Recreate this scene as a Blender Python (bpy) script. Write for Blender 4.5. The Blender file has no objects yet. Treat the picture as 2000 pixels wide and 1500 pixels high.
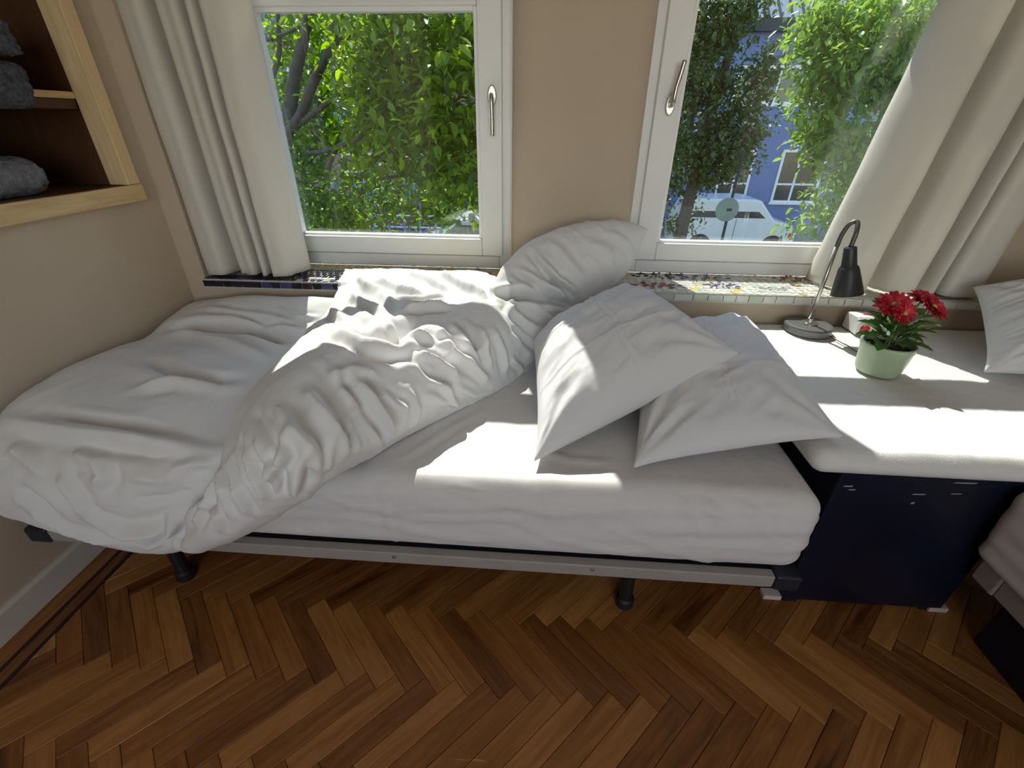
import bpy, bmesh, math, random
import numpy as np
from mathutils import Vector, Matrix
from mathutils.bvhtree import BVHTree

rnd = random.Random(7)
RS = np.random.RandomState(11)
scene = bpy.context.scene
COL = scene.collection

# ------------------------------------------------------------------ camera, sky, sun, exposure
CAM_H = 1.27
FPX = 882.8
PITCH, YAW, ROLL = [math.radians(a) for a in (30.025, 3.775, -0.4665)]
_f = Vector((-math.sin(YAW) * math.cos(PITCH), math.cos(YAW) * math.cos(PITCH), -math.sin(PITCH)))
_r0 = Vector((math.cos(YAW), math.sin(YAW), 0))
_d0 = _f.cross(_r0)
_r = _r0 * math.cos(ROLL) + _d0 * math.sin(ROLL)
_d = -_r0 * math.sin(ROLL) + _d0 * math.cos(ROLL)
CAM = Vector((0, 0, CAM_H))
cam_data = bpy.data.cameras.new('camera')
cam_data.sensor_width = 36.0
cam_data.lens = 36.0 * FPX / 2000.0
cam_data.clip_start = 0.02
cam_data.clip_end = 300
cam = bpy.data.objects.new('camera', cam_data)
cam.matrix_world = Matrix(((_r.x, -_d.x, -_f.x, 0), (_r.y, -_d.y, -_f.y, 0), (_r.z, -_d.z, -_f.z, CAM_H), (0, 0, 0, 1)))
COL.objects.link(cam)
scene.camera = cam

def ray(px, py):
    return (_r * ((px - 1000) / FPX) + _d * ((py - 750) / FPX) + _f)

def at(px, py, ax, val):
    """point where the sight line of a photograph pixel meets the plane axis=val"""
    i = 'XYZ'.index(ax)
    d = ray(px, py)
    return CAM + d * ((val - CAM[i]) / d[i])

SUN_DIR = Vector((0.35, -1.0, -1.38)).normalized()      # direction the light travels
world = bpy.data.worlds.new('sky')
scene.world = world
world.use_nodes = True
nt = world.node_tree
nt.nodes.clear()
sky = nt.nodes.new('ShaderNodeTexSky')
sky.sky_type = 'NISHITA'
sky.sun_disc = False
sky.sun_elevation = math.radians(52.5)
sky.sun_rotation = math.radians(-19)
sky.air_density = 1.0
sky.dust_density = 0.4
bg = nt.nodes.new('ShaderNodeBackground')
bg.inputs['Strength'].default_value = 0.34
wo = nt.nodes.new('ShaderNodeOutputWorld')
nt.links.new(sky.outputs[0], bg.inputs['Color'])
nt.links.new(bg.outputs[0], wo.inputs['Surface'])

sun_data = bpy.data.lights.new('sun', 'SUN')
sun_data.energy = 6.5
sun_data.angle = math.radians(0.53)
sun_data.color = (1.0, 0.965, 0.90)
sun = bpy.data.objects.new('sun', sun_data)
sun.rotation_euler = SUN_DIR.to_track_quat('-Z', 'Y').to_euler()
sun.location = (-5, 12, 20)
COL.objects.link(sun)

# added warm fill light behind the camera, at an unseen rear wall opening
area = bpy.data.lights.new('rear_fill_light', 'AREA')
area.shape = 'RECTANGLE'
area.size, area.size_y = 2.2, 1.7
area.energy = 21
area.color = (1.0, 0.94, 0.85)
area_o = bpy.data.objects.new('rear_fill_light', area)
area_o.location = (0.4, -2.72, 1.6)
area_o.rotation_euler = (math.radians(90), 0, 0)
COL.objects.link(area_o)
area_o.rotation_euler = Vector((0, 1, -0.08)).to_track_quat('-Z', 'Y').to_euler()

vs = scene.view_settings
vs.view_transform = 'Standard'
vs.look = 'None'
vs.exposure = 0.26
vs.gamma = 1.0
vs.use_curve_mapping = False
scene.cycles.max_bounces = 6
scene.cycles.adaptive_threshold = 0.025
scene.cycles.diffuse_bounces = 4
scene.cycles.glossy_bounces = 3
scene.cycles.transmission_bounces = 4
scene.cycles.transparent_max_bounces = 12
scene.cycles.caustics_reflective = False
scene.cycles.caustics_refractive = False

# ------------------------------------------------------------------ materials
def new_mat(name):
    m = bpy.data.materials.new(name)
    m.use_nodes = True
    n = m.node_tree
    return m, n, n.nodes['Principled BSDF']

def N(nt, kind, **kw):
    n = nt.nodes.new(kind)
    for k, v in kw.items():
        if k in n.inputs:
            n.inputs[k].default_value = v
        else:
            setattr(n, k, v)
    return n

def ramp(nt, stops):
    r = nt.nodes.new('ShaderNodeValToRGB')
    e = r.color_ramp.elements
    while len(e) < len(stops):
        e.new(0.5)
    for s, (p, c) in zip(e, stops):
        s.position = p
        s.color = (*c, 1)
    return r

def add_bump(nt, bsdf, height_socket, strength, dist):
    b = nt.nodes.new('ShaderNodeBump')
    b.inputs['Strength'].default_value = strength
    b.inputs['Distance'].default_value = dist
    nt.links.new(height_socket, b.inputs['Height'])
    nt.links.new(b.outputs[0], bsdf.inputs['Normal'])

def plain(name, col, rough=0.6, metal=0.0, var=0.06, scale=12.0, bump=0.0, bscale=60.0, spec=0.5):
    m, nt, b = new_mat(name)
    tc = N(nt, 'ShaderNodeTexCoord')
    no = N(nt, 'ShaderNodeTexNoise', Scale=scale, Detail=4.0)
    nt.links.new(tc.outputs['Object'], no.inputs['Vector'])
    lo = tuple(max(0, c * (1 - var)) for c in col)
    hi = tuple(min(1, c * (1 + var)) for c in col)
    r = ramp(nt, [(0.3, lo), (0.7, hi)])
    nt.links.new(no.outputs['Fac'], r.inputs['Fac'])
    nt.links.new(r.outputs['Color'], b.inputs['Base Color'])
    b.inputs['Roughness'].default_value = rough
    b.inputs['Metallic'].default_value = metal
    b.inputs['Specular IOR Level'].default_value = spec
    if bump:
        n2 = N(nt, 'ShaderNodeTexNoise', Scale=bscale, Detail=5.0)
        nt.links.new(tc.outputs['Object'], n2.inputs['Vector'])
        add_bump(nt, b, n2.outputs['Fac'], bump, 0.01)
    return m

def fabric(name, col, weave=900.0, bump=0.12, crease=0.3, cscale=9.0, transl=0.0):
    m, nt, b = new_mat(name)
    tc = N(nt, 'ShaderNodeTexCoord')
    n1 = N(nt, 'ShaderNodeTexNoise', Scale=cscale, Detail=6.0, Roughness=0.55, Distortion=0.8)
    n2 = N(nt, 'ShaderNodeTexNoise', Scale=weave, Detail=1.0)
    for n in (n1, n2):
        nt.links.new(tc.outputs['Object'], n.inputs['Vector'])
    b1 = N(nt, 'ShaderNodeBump', Strength=crease, Distance=0.012)
    b2 = N(nt, 'ShaderNodeBump', Strength=bump, Distance=0.002)
    nt.links.new(n1.outputs['Fac'], b1.inputs['Height'])
    nt.links.new(n2.outputs['Fac'], b2.inputs['Height'])
    nt.links.new(b1.outputs[0], b2.inputs['Normal'])
    nt.links.new(b2.outputs[0], b.inputs['Normal'])
    b.inputs['Base Color'].default_value = (*col, 1)
    b.inputs['Roughness'].default_value = 0.85
    b.inputs['Specular IOR Level'].default_value = 0.15
    b.inputs['Sheen Weight'].default_value = 0.08
    if transl:
        out = nt.nodes['Material Output']
        tr = N(nt, 'ShaderNodeBsdfTranslucent')
        tr.inputs['Color'].default_value = (*col, 1)
        mx = N(nt, 'ShaderNodeMixShader')
        mx.inputs[0].default_value = transl
        nt.links.new(b.outputs[0], mx.inputs[1])
        nt.links.new(tr.outputs[0], mx.inputs[2])
        nt.links.new(mx.outputs[0], out.inputs['Surface'])
    return m

def wood(name, stops, axis_scale, rough=0.4, islands=False, bump=0.15, spec=0.4, knots=False):
    """grain runs along local X"""
    m, nt, b = new_mat(name)
    tc = N(nt, 'ShaderNodeTexCoord')
    mp = N(nt, 'ShaderNodeMapping')
    mp.inputs['Scale'].default_value = axis_scale
    nt.links.new(tc.outputs['Object'], mp.inputs['Vector'])
    oi = N(nt, 'ShaderNodeObjectInfo')
    geo = N(nt, 'ShaderNodeNewGeometry')
    rand = geo.outputs['Random Per Island'] if islands else oi.outputs['Random']
    ml = N(nt, 'ShaderNodeMath', operation='MULTIPLY')
    ml.inputs[1].default_value = 37.0
    nt.links.new(rand, ml.inputs[0])
    n1 = N(nt, 'ShaderNodeTexNoise', noise_dimensions='4D', Scale=1.0, Detail=7.0, Roughness=0.62, Distortion=1.2)
    nt.links.new(mp.outputs[0], n1.inputs['Vector'])
    nt.links.new(ml.outputs[0], n1.inputs['W'])
    # per-plank tone + grain
    ad = N(nt, 'ShaderNodeMath', operation='MULTIPLY_ADD')
    ad.inputs[1].default_value = 0.46
    nt.links.new(rand, ad.inputs[0])
    sb = N(nt, 'ShaderNodeMath', operation='MULTIPLY_ADD')
    sb.inputs[1].default_value = 0.95
    sb.inputs[2].default_value = -0.2
    nt.links.new(n1.outputs['Fac'], sb.inputs[0])
    nt.links.new(sb.outputs[0], ad.inputs[2])
    r = ramp(nt, stops)
    nt.links.new(ad.outputs[0], r.inputs['Fac'])
    nt.links.new(r.outputs['Color'], b.inputs['Base Color'])
    b.inputs['Roughness'].default_value = rough
    b.inputs['Specular IOR Level'].default_value = spec
    add_bump(nt, b, n1.outputs['Fac'], bump, 0.004)
    return m

def leafmat(name, c_lo, c_hi, transl=0.45):
    m, nt, b = new_mat(name)
    geo = N(nt, 'ShaderNodeNewGeometry')
    r = ramp(nt, [(0.0, c_lo), (1.0, c_hi)])
    nt.links.new(geo.outputs['Random Per Island'], r.inputs['Fac'])
    nt.links.new(r.outputs['Color'], b.inputs['Base Color'])
    b.inputs['Roughness'].default_value = 0.42
    b.inputs['Specular IOR Level'].default_value = 0.45
    tr = N(nt, 'ShaderNodeBsdfTranslucent')
    hs = N(nt, 'ShaderNodeHueSaturation', Saturation=1.1, Value=1.9)
    hs.inputs['Hue'].default_value = 0.475
    nt.links.new(r.outputs['Color'], hs.inputs['Color'])
    nt.links.new(hs.outputs[0], tr.inputs['Color'])
    mx = N(nt, 'ShaderNodeMixShader')
    mx.inputs[0].default_value = transl
    nt.links.new(b.outputs[0], mx.inputs[1])
    nt.links.new(tr.outputs[0], mx.inputs[2])
    nt.links.new(mx.outputs[0], nt.nodes['Material Output'].inputs['Surface'])
    return m

def glassmat(name, tint=(0.97, 0.985, 0.975)):
    m = bpy.data.materials.new(name)
    m.use_nodes = True
    nt = m.node_tree
    nt.nodes.clear()
    out = N(nt, 'ShaderNodeOutputMaterial')
    t = N(nt, 'ShaderNodeBsdfTransparent')
    t.inputs['Color'].default_value = (*tint, 1)
    g = N(nt, 'ShaderNodeBsdfGlossy', Roughness=0.0)
    fr = N(nt, 'ShaderNodeFresnel', IOR=1.5)
    ge = N(nt, 'ShaderNodeNewGeometry')                # thin pane: the same reflectance on its inner faces
    io = N(nt, 'ShaderNodeMath', operation='MULTIPLY_ADD')
    io.inputs[1].default_value = 1 / 1.5 - 1.5
    io.inputs[2].default_value = 1.5
    nt.links.new(ge.outputs['Backfacing'], io.inputs[0])
    nt.links.new(io.outputs[0], fr.inputs['IOR'])
    mx = N(nt, 'ShaderNodeMixShader')
    nt.links.new(fr.outputs[0], mx.inputs[0])
    nt.links.new(t.outputs[0], mx.inputs[1])
    nt.links.new(g.outputs[0], mx.inputs[2])
    nt.links.new(mx.outputs[0], out.inputs['Surface'])
    return m

M = {}
M['wall'] = plain('beige_wall_paint', (0.55, 0.447, 0.336), 0.85, var=0.035, scale=3.0, bump=0.05, bscale=90, spec=0.2)
M['ceiling'] = plain('white_ceiling_paint', (0.8, 0.78, 0.74), 0.9, var=0.02)
M['white_paint'] = plain('white_window_paint', (0.86, 0.855, 0.83), 0.35, var=0.02, scale=5, spec=0.4)
M['base_paint'] = plain('cream_baseboard_paint', (0.66, 0.62, 0.55), 0.4, var=0.03)
M['glass'] = glassmat('window_glass')
M['sheet'] = fabric('white_cotton_sheet', (0.68, 0.66, 0.645), crease=0.28, cscale=7)
M['duvet'] = fabric('white_cotton_duvet', (0.76, 0.755, 0.74), crease=0.26, cscale=9)
M['pillow'] = fabric('white_cotton_pillowcase', (0.71, 0.71, 0.71), crease=0.1, cscale=9)
M['terry'] = fabric('white_terry_cover', (0.72, 0.71, 0.68), weave=260, bump=0.5, crease=0.2, cscale=14)
M['curtain'] = fabric('cream_curtain_cloth', (0.78, 0.74, 0.655), weave=700, bump=0.15, crease=0.15, cscale=6, transl=0.2)
PARQ = [(0.10, (0.075, 0.022, 0.006)), (0.32, (0.195, 0.073, 0.018)), (0.55, (0.31, 0.128, 0.034)), (0.80, (0.45, 0.215, 0.064)), (1.0, (0.66, 0.37, 0.13))]
M['parquet'] = wood('oak_parquet', PARQ, (3.5, 34, 20), rough=0.36, bump=0.14)
M['parquet_far'] = wood('oak_parquet_far', PARQ, (9, 9, 9), rough=0.36, islands=True)
M['inlay'] = plain('black_inlay', (0.012, 0.009, 0.008), 0.4)
M['subfloor'] = plain('dark_subfloor', (0.03, 0.015, 0.008), 0.8)
M['pine'] = wood('raw_pine', [(0.1, (0.46, 0.28, 0.12)), (0.42, (0.68, 0.48, 0.25)), (0.75, (0.82, 0.64, 0.38)), (1.0, (0.88, 0.74, 0.48))], (3.0, 40, 40), rough=0.6, bump=0.25)
M['darkwood'] = wood('dark_plywood', [(0.1, (0.030, 0.012, 0.005)), (0.6, (0.085, 0.036, 0.014)), (1.0, (0.15, 0.07, 0.03))], (2, 12, 12), rough=0.5)
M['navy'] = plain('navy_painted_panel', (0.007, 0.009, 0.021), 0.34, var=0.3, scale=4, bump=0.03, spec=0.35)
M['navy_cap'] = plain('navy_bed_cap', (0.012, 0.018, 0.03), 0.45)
M['rail'] = plain('grey_bed_rail', (0.34, 0.315, 0.29), 0.5, var=0.04)
M['black_plastic'] = plain('black_plastic', (0.012, 0.012, 0.014), 0.45)
M['paper'] = plain('pale_board', (0.62, 0.55, 0.48), 0.8)
M['scuff'] = plain('scratch_grey', (0.30, 0.30, 0.33), 0.6)
M['shade'] = plain('dark_lamp_enamel', (0.030, 0.032, 0.034), 0.42, var=0.05)
M['lampbase'] = plain('grey_lamp_base', (0.16, 0.155, 0.15), 0.38, metal=0.4)
M['steel'] = plain('brushed_steel', (0.56, 0.54, 0.50), 0.28, metal=1.0, var=0.03)
M['goose'] = plain('grey_gooseneck', (0.14, 0.135, 0.12), 0.4, metal=0.7)
M['white_plastic'] = plain('white_plastic', (0.80, 0.79, 0.77), 0.4)
M['red'] = plain('red_button', (0.62, 0.04, 0.04), 0.35)
M['pot'] = plain('mint_glaze', (0.36, 0.45, 0.29), 0.3, var=0.07, scale=9)
M['soil'] = plain('dark_soil', (0.022, 0.014, 0.010), 0.95, var=0.5, scale=90, bump=0.8, bscale=120)
M['petal'] = plain('red_petal', (0.46, 0.008, 0.025), 0.5, var=0.4, scale=25)
M['petal_pale'] = plain('pink_red_petal', (0.62, 0.035, 0.06), 0.5, var=0.3, scale=25)
M['disc'] = plain('yellow_disc', (0.55, 0.42, 0.05), 0.7)
M['stem'] = plain('green_stem', (0.25, 0.33, 0.12), 0.5)
M['plantleaf'] = leafmat('pot_plant_leaf', (0.02, 0.075, 0.016), (0.07, 0.17, 0.03), 0.25)
M['throw'] = plain('charcoal_fleece', (0.10, 0.10, 0.115), 0.95, var=0.5, scale=70, bump=1.0, bscale=220, spec=0.1)
M['fleece'] = plain('grey_blue_fleece', (0.22, 0.225, 0.245), 0.95, var=0.3, scale=60, bump=1.0, bscale=200, spec=0.1)
M['tile_dark'] = plain('midnight_blue_tile', (0.012, 0.012, 0.03), 0.15, var=0.5, scale=30)
M['tile_blue'] = plain('ink_blue_tile', (0.05, 0.055, 0.15), 0.15, var=0.3, scale=30)
M['tile_brown'] = plain('dark_brown_tile', (0.04, 0.02, 0.015), 0.15, var=0.4, scale=30)
M['tile_yellow'] = plain('yellow_tile', (0.62, 0.50, 0.10), 0.2, var=0.25, scale=30)
M['tile_pale'] = plain('pale_grey_tile', (0.68, 0.67, 0.61), 0.2, var=0.08, scale=30)
M['tile_sage'] = plain('pale_sage_tile', (0.50, 0.55, 0.46), 0.2, var=0.1, scale=30)
M['tile_rust'] = plain('rust_tile', (0.30, 0.12, 0.07), 0.2, var=0.25, scale=30)
M['tile_lilac'] = plain('violet_tile', (0.16, 0.13, 0.26), 0.2, var=0.25, scale=30)
M['grout'] = plain('pale_grout', (0.55, 0.53, 0.47), 0.9, var=0.08)
# outside
M['bark'] = plain('grey_bark', (0.105, 0.085, 0.07), 0.9, var=0.35, scale=14, bump=0.8, bscale=30)
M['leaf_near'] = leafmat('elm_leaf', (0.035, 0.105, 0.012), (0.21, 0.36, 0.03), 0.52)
M['leaf_shaded'] = leafmat('shaded_elm_leaf', (0.05, 0.095, 0.03), (0.15, 0.21, 0.065), 0.4)  # darker leaf copy, the shade on this tree is in the colour
M['leaf_sunlit'] = leafmat('sunlit_elm_leaf', (0.09, 0.19, 0.03), (0.24, 0.37, 0.075), 0.45)  # lighter leaf copy, sunlight on this tree is in the colour
M['blue_render'] = plain('blue_render', (0.17, 0.225, 0.42), 0.8, var=0.06, scale=1.5)
M['navy_fascia'] = plain('dark_slate_fascia', (0.03, 0.04, 0.06), 0.6)
M['roof_metal'] = plain('grey_seam_roof', (0.36, 0.38, 0.42), 0.45, var=0.05)
M['pane_dark'] = plain('dark_window_pane', (0.035, 0.04, 0.04), 0.06, var=0.5, scale=1.6, spec=0.8)
M['brick_far'] = plain('brown_brick_far', (0.27, 0.20, 0.155), 0.9, var=0.15, scale=6)
M['blue_rail'] = plain('blue_balcony_slats', (0.16, 0.24, 0.50), 0.6)
M['asphalt'] = plain('street_paving', (0.13, 0.125, 0.12), 0.9, var=0.15, scale=3)
M['van_white'] = plain('white_van_paint', (0.74, 0.75, 0.74), 0.25, var=0.02)
M['silver'] = plain('silver_car_paint', (0.50, 0.51, 0.52), 0.25, metal=0.5)
M['tyre'] = plain('tyre_rubber', (0.015, 0.015, 0.015), 0.8)
M['post'] = plain('black_green_post', (0.018, 0.025, 0.022), 0.5)
M['sign_back'] = plain('grey_green_sign_back', (0.22, 0.29, 0.25), 0.5)
M['outer_brick'] = plain('outer_wall_brick', (0.25, 0.14, 0.10), 0.9)

# ------------------------------------------------------------------ mesh helpers
def mk(name, V, F, mat, parent=None, smooth=False, mods=()):
    me = bpy.data.meshes.new(name)
    me.from_pydata([tuple(v) for v in V], [], [tuple(f) for f in F])
    if smooth:
        me.polygons.foreach_set('use_smooth', [True] * len(me.polygons))
    if mat is not None:
        me.materials.append(M[mat] if isinstance(mat, str) else mat)
    me.update()
    o = bpy.data.objects.new(name, me)
    COL.objects.link(o)
    if parent is not None:
        o.parent = parent
    return o

def tag(o, label=None, cat=None, group=None, kind=None):
    if label: o['label'] = label
    if cat: o['category'] = cat
    if group: o['group'] = group
    if kind: o['kind'] = kind
    return o

def thing(name, label, cat, loc=(0, 0, 0), group=None):
    o = bpy.data.objects.new(name, None)
    o.empty_display_size = 0.05
    o.location = loc
    COL.objects.link(o)
    return tag(o, label, cat, group)

class MB:
    """collects shapes for one mesh; coordinates are world, parent offset removed on build"""
    def __init__(s):
        s.V, s.F = [], []
    def add(s, V, F):
        n = len(s.V)
        s.V += [tuple(v) for v in V]
        s.F += [tuple(i + n for i in f) for f in F]
        return s
    def box(s, x0, x1, y0, y1, z0, z1):
        V = [(x, y, z) for z in (z0, z1) for y in (y0, y1) for x in (x0, x1)]
        return s.add(V, [(0, 2, 3, 1), (4, 5, 7, 6), (0, 1, 5, 4), (2, 6, 7, 3), (0, 4, 6, 2), (1, 3, 7, 5)])
    def tube(s, pts, rad, n=10, cap=True):
        pts = [Vector(p) for p in pts]
        rr = rad if isinstance(rad, (list, tuple)) else [rad] * len(pts)
        V, F = [], []
        up = None
        for i, p in enumerate(pts):
            t = (pts[min(i + 1, len(pts) - 1)] - pts[max(i - 1, 0)]).normalized()
            if up is None:
                up = t.orthogonal().normalized()
            else:
                up = (up - t * up.dot(t))
                up = up.normalized() if up.length > 1e-6 else t.orthogonal().normalized()
            w = t.cross(up)
            for k in range(n):
                a = 2 * math.pi * k / n
                V.append(p + (up * math.cos(a) + w * math.sin(a)) * rr[i])
        for i in range(len(pts) - 1):
            for k in range(n):
                a, b = i * n + k, i * n + (k + 1) % n
                F.append((a, b, b + n, a + n))
        if cap:
            F.append(tuple(range(n))[::-1])
            F.append(tuple((len(pts) - 1) * n + k for k in range(n)))
        return s.add(V, F)
    def lathe(s, prof, c=(0, 0, 0), n=32, axis=None):
        """prof: list of (r, h); axis: direction of h"""
        c = Vector(c)
        ax = Vector(axis).normalized() if axis is not None else Vector((0, 0, 1))
        u = ax.orthogonal().normalized()
        w = ax.cross(u)
        V, F = [], []
        for r, h in prof:
            for k in range(n):
                a = 2 * math.pi * k / n
                V.append(c + ax * h + (u * math.cos(a) + w * math.sin(a)) * r)
        for i in range(len(prof) - 1):
            for k in range(n):
                a, b = i * n + k, i * n + (k + 1) % n
                F.append((a, b, b + n, a + n))
        F.append(tuple(range(n))[::-1])
        F.append(tuple((len(prof) - 1) * n + k for k in range(n)))
        return s.add(V, F)
    def prism(s, poly, axis, a, b):
        """polygon (2D list) extruded along axis from a to b. axis X: (y,z), Y: (x,z), Z: (x,y)"""
        def P(q, t):
            return {'X': (t, q[0], q[1]), 'Y': (q[0], t, q[1]), 'Z': (q[0], q[1], t)}[axis]
        n = len(poly)
        V = [P(q, a) for q in poly] + [P(q, b) for q in poly]
        F = [tuple(range(n))[::-1], tuple(range(n, 2 * n))] + [(k, (k + 1) % n, n + (k + 1) % n, n + k) for k in range(n)]
        return s.add(V, F)
    def build(s, name, mat, parent=None, smooth=False, bevel=0.0, seg=2):
        off = Vector((0, 0, 0))
        p = parent
        while p is not None:
            off += p.location
            p = p.parent
        V = [(v[0] - off.x, v[1] - off.y, v[2] - off.z) for v in s.V]
        o = mk(name, V, s.F, mat, parent, smooth)
        bm = bmesh.new()
        bm.from_mesh(o.data)
        bmesh.ops.recalc_face_normals(bm, faces=bm.faces)
        bm.to_mesh(o.data)
        bm.free()
        if bevel:
            b = o.modifiers.new('bevel', 'BEVEL')
            b.width = bevel
            b.segments = seg
            b.limit_method = 'ANGLE'
            b.angle_limit = math.radians(40)
            o.data.polygons.foreach_set('use_smooth', [True] * len(o.data.polygons))
            b.harden_normals = True
        return o

def box(name, mat, parent, *b, bevel=0.0, **kw):
    return MB().box(*b).build(name, mat, parent, bevel=bevel, **kw)

# numpy value noise -------------------------------------------------
def _hash(ix, iy, iz, seed):
    h = (ix * 374761393 + iy * 668265263 + iz * 2147483647 + seed * 144665) & 0xffffffff
    h = ((h ^ (h >> 13)) * 1274126177) & 0xffffffff
    h = (h ^ (h >> 16)) & 0xffffff
    return h / float(0xffffff) * 2 - 1

def vnoise(P, seed=0):
    P = np.asarray(P, float)
    I = np.floor(P).astype(np.int64)
    f = P - I
    f = f * f * f * (f * (f * 6 - 15) + 10)
    out = 0
    for dx in (0, 1):
        for dy in (0, 1):
            for dz in (0, 1):
                w = (f[:, 0] if dx else 1 - f[:, 0]) * (f[:, 1] if dy else 1 - f[:, 1]) * (f[:, 2] if dz else 1 - f[:, 2])
                out = out + w * _hash(I[:, 0] + dx, I[:, 1] + dy, I[:, 2] + dz, seed)
    return out

def fbm(P, octv=4, seed=0, gain=0.5):
    P = np.asarray(P, float)
    a, s, o = 1.0, 0.0, 0
    for k in range(octv):
        o = o + a * vnoise(P, seed + k * 17)
        s += a
        a *= gain
        P = P * 2.03 + 11.3
    return o / s

def ridged(P, seed=0, octv=3):
    return (1 - np.abs(fbm(P, octv, seed)) * 2.2)

def catmull(P, m):
    """refine first axis of array P (n,...) with m samples per span"""
    n = len(P)
    out = []
    for i in range(n - 1):
        p0, p1, p2, p3 = P[max(i - 1, 0)], P[i], P[i + 1], P[min(i + 2, n - 1)]
        for k in range(m):
            t = k / m
            out.append(0.5 * ((2 * p1) + (-p0 + p2) * t + (2 * p0 - 5 * p1 + 4 * p2 - p3) * t * t + (-p0 + 3 * p1 - 3 * p2 + p3) * t ** 3))
    out.append(P[-1])
    return np.array(out)

def get_co(me):
    a = np.empty(len(me.vertices) * 3)
    me.vertices.foreach_get('co', a)
    return a.reshape(-1, 3)

def get_no(me):
    a = np.empty(len(me.vertices) * 3)
    me.vertices.foreach_get('normal', a)
    return a.reshape(-1, 3)

def set_co(me, C):
    me.vertices.foreach_set('co', np.ascontiguousarray(C).ravel())
    me.update()

def evaluated(o):
    dg = bpy.context.evaluated_depsgraph_get()
    return bpy.data.meshes.new_from_object(o.evaluated_get(dg))

def stroke_disp(C, strokes, sharp=1.0):
    """relief of folds: each stroke = (3D polyline, height, width)"""
    D = np.zeros(len(C))
    for pts, amp, w in strokes:
        pts = np.array(pts)
        lo, hi = pts.min(0) - 4 * w, pts.max(0) + 4 * w
        idx = np.where(((C > lo) & (C < hi)).all(1))[0]
        if not len(idx):
            continue
        Q = C[idx]
        best = np.full(len(idx), 1e9)
        tb = np.zeros(len(idx))
        seg = np.linalg.norm(np.diff(pts, axis=0), axis=1)
        tot = seg.sum()
        acc = 0
        for a, b, L in zip(pts[:-1], pts[1:], seg):
            t = np.clip(((Q - a) @ (b - a)) / (L * L + 1e-12), 0, 1)
            d = np.linalg.norm(Q - (a + t[:, None] * (b - a)), axis=1)
            m = d < best
            best[m] = d[m]
            tb[m] = (acc + t[m] * L) / tot
            acc += L
        taper = np.clip(np.sin(np.pi * np.clip(tb, 0.0, 1.0)) * 1.6 + 0.12, 0, 1)
        x = best / w
        D[idx] += amp * sharp * taper * (0.55 * np.exp(-1.5 * np.abs(x)) + 0.45 * np.exp(-x * x) - 0.4 * np.exp(-((x - 1.7) / 0.9) ** 2))
    return D

def rounded_box(x0, x1, y0, y1, z0, z1, r, res):
    """closed subdivided box with rounded edges -> V, F"""
    nx, ny, nz = [max(2, int(round((b - a) / res))) for a, b in ((x0, x1), (y0, y1), (z0, z1))]
    key, V, F = {}, [], []
    def vid(i, j, k):
        if (i, j, k) not in key:
            key[(i, j, k)] = len(V)
            V.append((x0 + (x1 - x0) * i / nx, y0 + (y1 - y0) * j / ny, z0 + (z1 - z0) * k / nz))
        return key[(i, j, k)]
    for i in range(nx):
        for j in range(ny):
            F.append((vid(i, j, 0), vid(i, j + 1, 0), vid(i + 1, j + 1, 0), vid(i + 1, j, 0)))
            F.append((vid(i, j, nz), vid(i + 1, j, nz), vid(i + 1, j + 1, nz), vid(i, j + 1, nz)))
    for i in range(nx):
        for k in range(nz):
            F.append((vid(i, 0, k), vid(i + 1, 0, k), vid(i + 1, 0, k + 1), vid(i, 0, k + 1)))
            F.append((vid(i, ny, k), vid(i, ny, k + 1), vid(i + 1, ny, k + 1), vid(i + 1, ny, k)))
    for j in range(ny):
        for k in range(nz):
            F.append((vid(0, j, k), vid(0, j, k + 1), vid(0, j + 1, k + 1), vid(0, j + 1, k)))
            F.append((vid(nx, j, k), vid(nx, j + 1, k), vid(nx, j + 1, k + 1), vid(nx, j, k + 1)))
    V = np.array(V)
    lo = np.array([x0, y0, z0]) + r
    hi = np.array([x1, y1, z1]) - r
    mid = (lo + hi) / 2
    lo, hi = np.minimum(lo, mid), np.maximum(hi, mid)
    inner = np.clip(V, lo, hi)
    d = V - inner
    L = np.linalg.norm(d, axis=1)
    m = L > 1e-9
    V[m] = inner[m] + d[m] / L[m][:, None] * r
    return V, F

# ------------------------------------------------------------------ room shell
XL, XA, XR, YB, YR, ZC = -1.466, -1.44, 2.35, 1.74, -2.7, 2.75
YP = 1.86                       # face of the piers above the sill
SILL = 0.712

floor = box('floor', 'subfloor', None, XL - 0.5, XR + 0.1, YR - 0.1, 2.2, -0.06, -0.014)
tag(floor, 'herringbone oak parquet floor', kind='structure')
ceiling = box('ceiling', 'ceiling', None, XL - 0.5, XR + 0.1, YR - 0.1, 2.2, ZC, ZC + 0.1)
tag(ceiling, kind='structure')

# left wall with the shelf opening
NY0, NY1, NZ0, NZ1 = 0.55, 1.648, 1.024, 2.15
w = MB()
w.box(XL - 0.5, XL, YR, NY0, 0, ZC).box(XL - 0.5, XL, NY1, YB + 0.12, 0, ZC)
w.box(XL - 0.5, XL, NY0, NY1, 0, NZ0).box(XL - 0.5, XL, NY0, NY1, NZ1, ZC)
wl = w.build('wall_left', 'wall')
tag(wl, kind='structure')
wr = box('wall_right', 'wall', None, XR, XR + 0.1, YR, 2.15, 0, ZC)
tag(wr, kind='structure')
w = MB()
w.box(XL, XR, YR - 0.12, YR, 0, 0.7).box(XL, XR, YR - 0.12, YR, 2.5, ZC)
w.box(XL, -0.74, YR - 0.12, YR, 0.7, 2.5).box(1.54, XR, YR - 0.12, YR, 0.7, 2.5)
tag(w.build('wall_rear', 'wall'), kind='structure')

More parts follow.
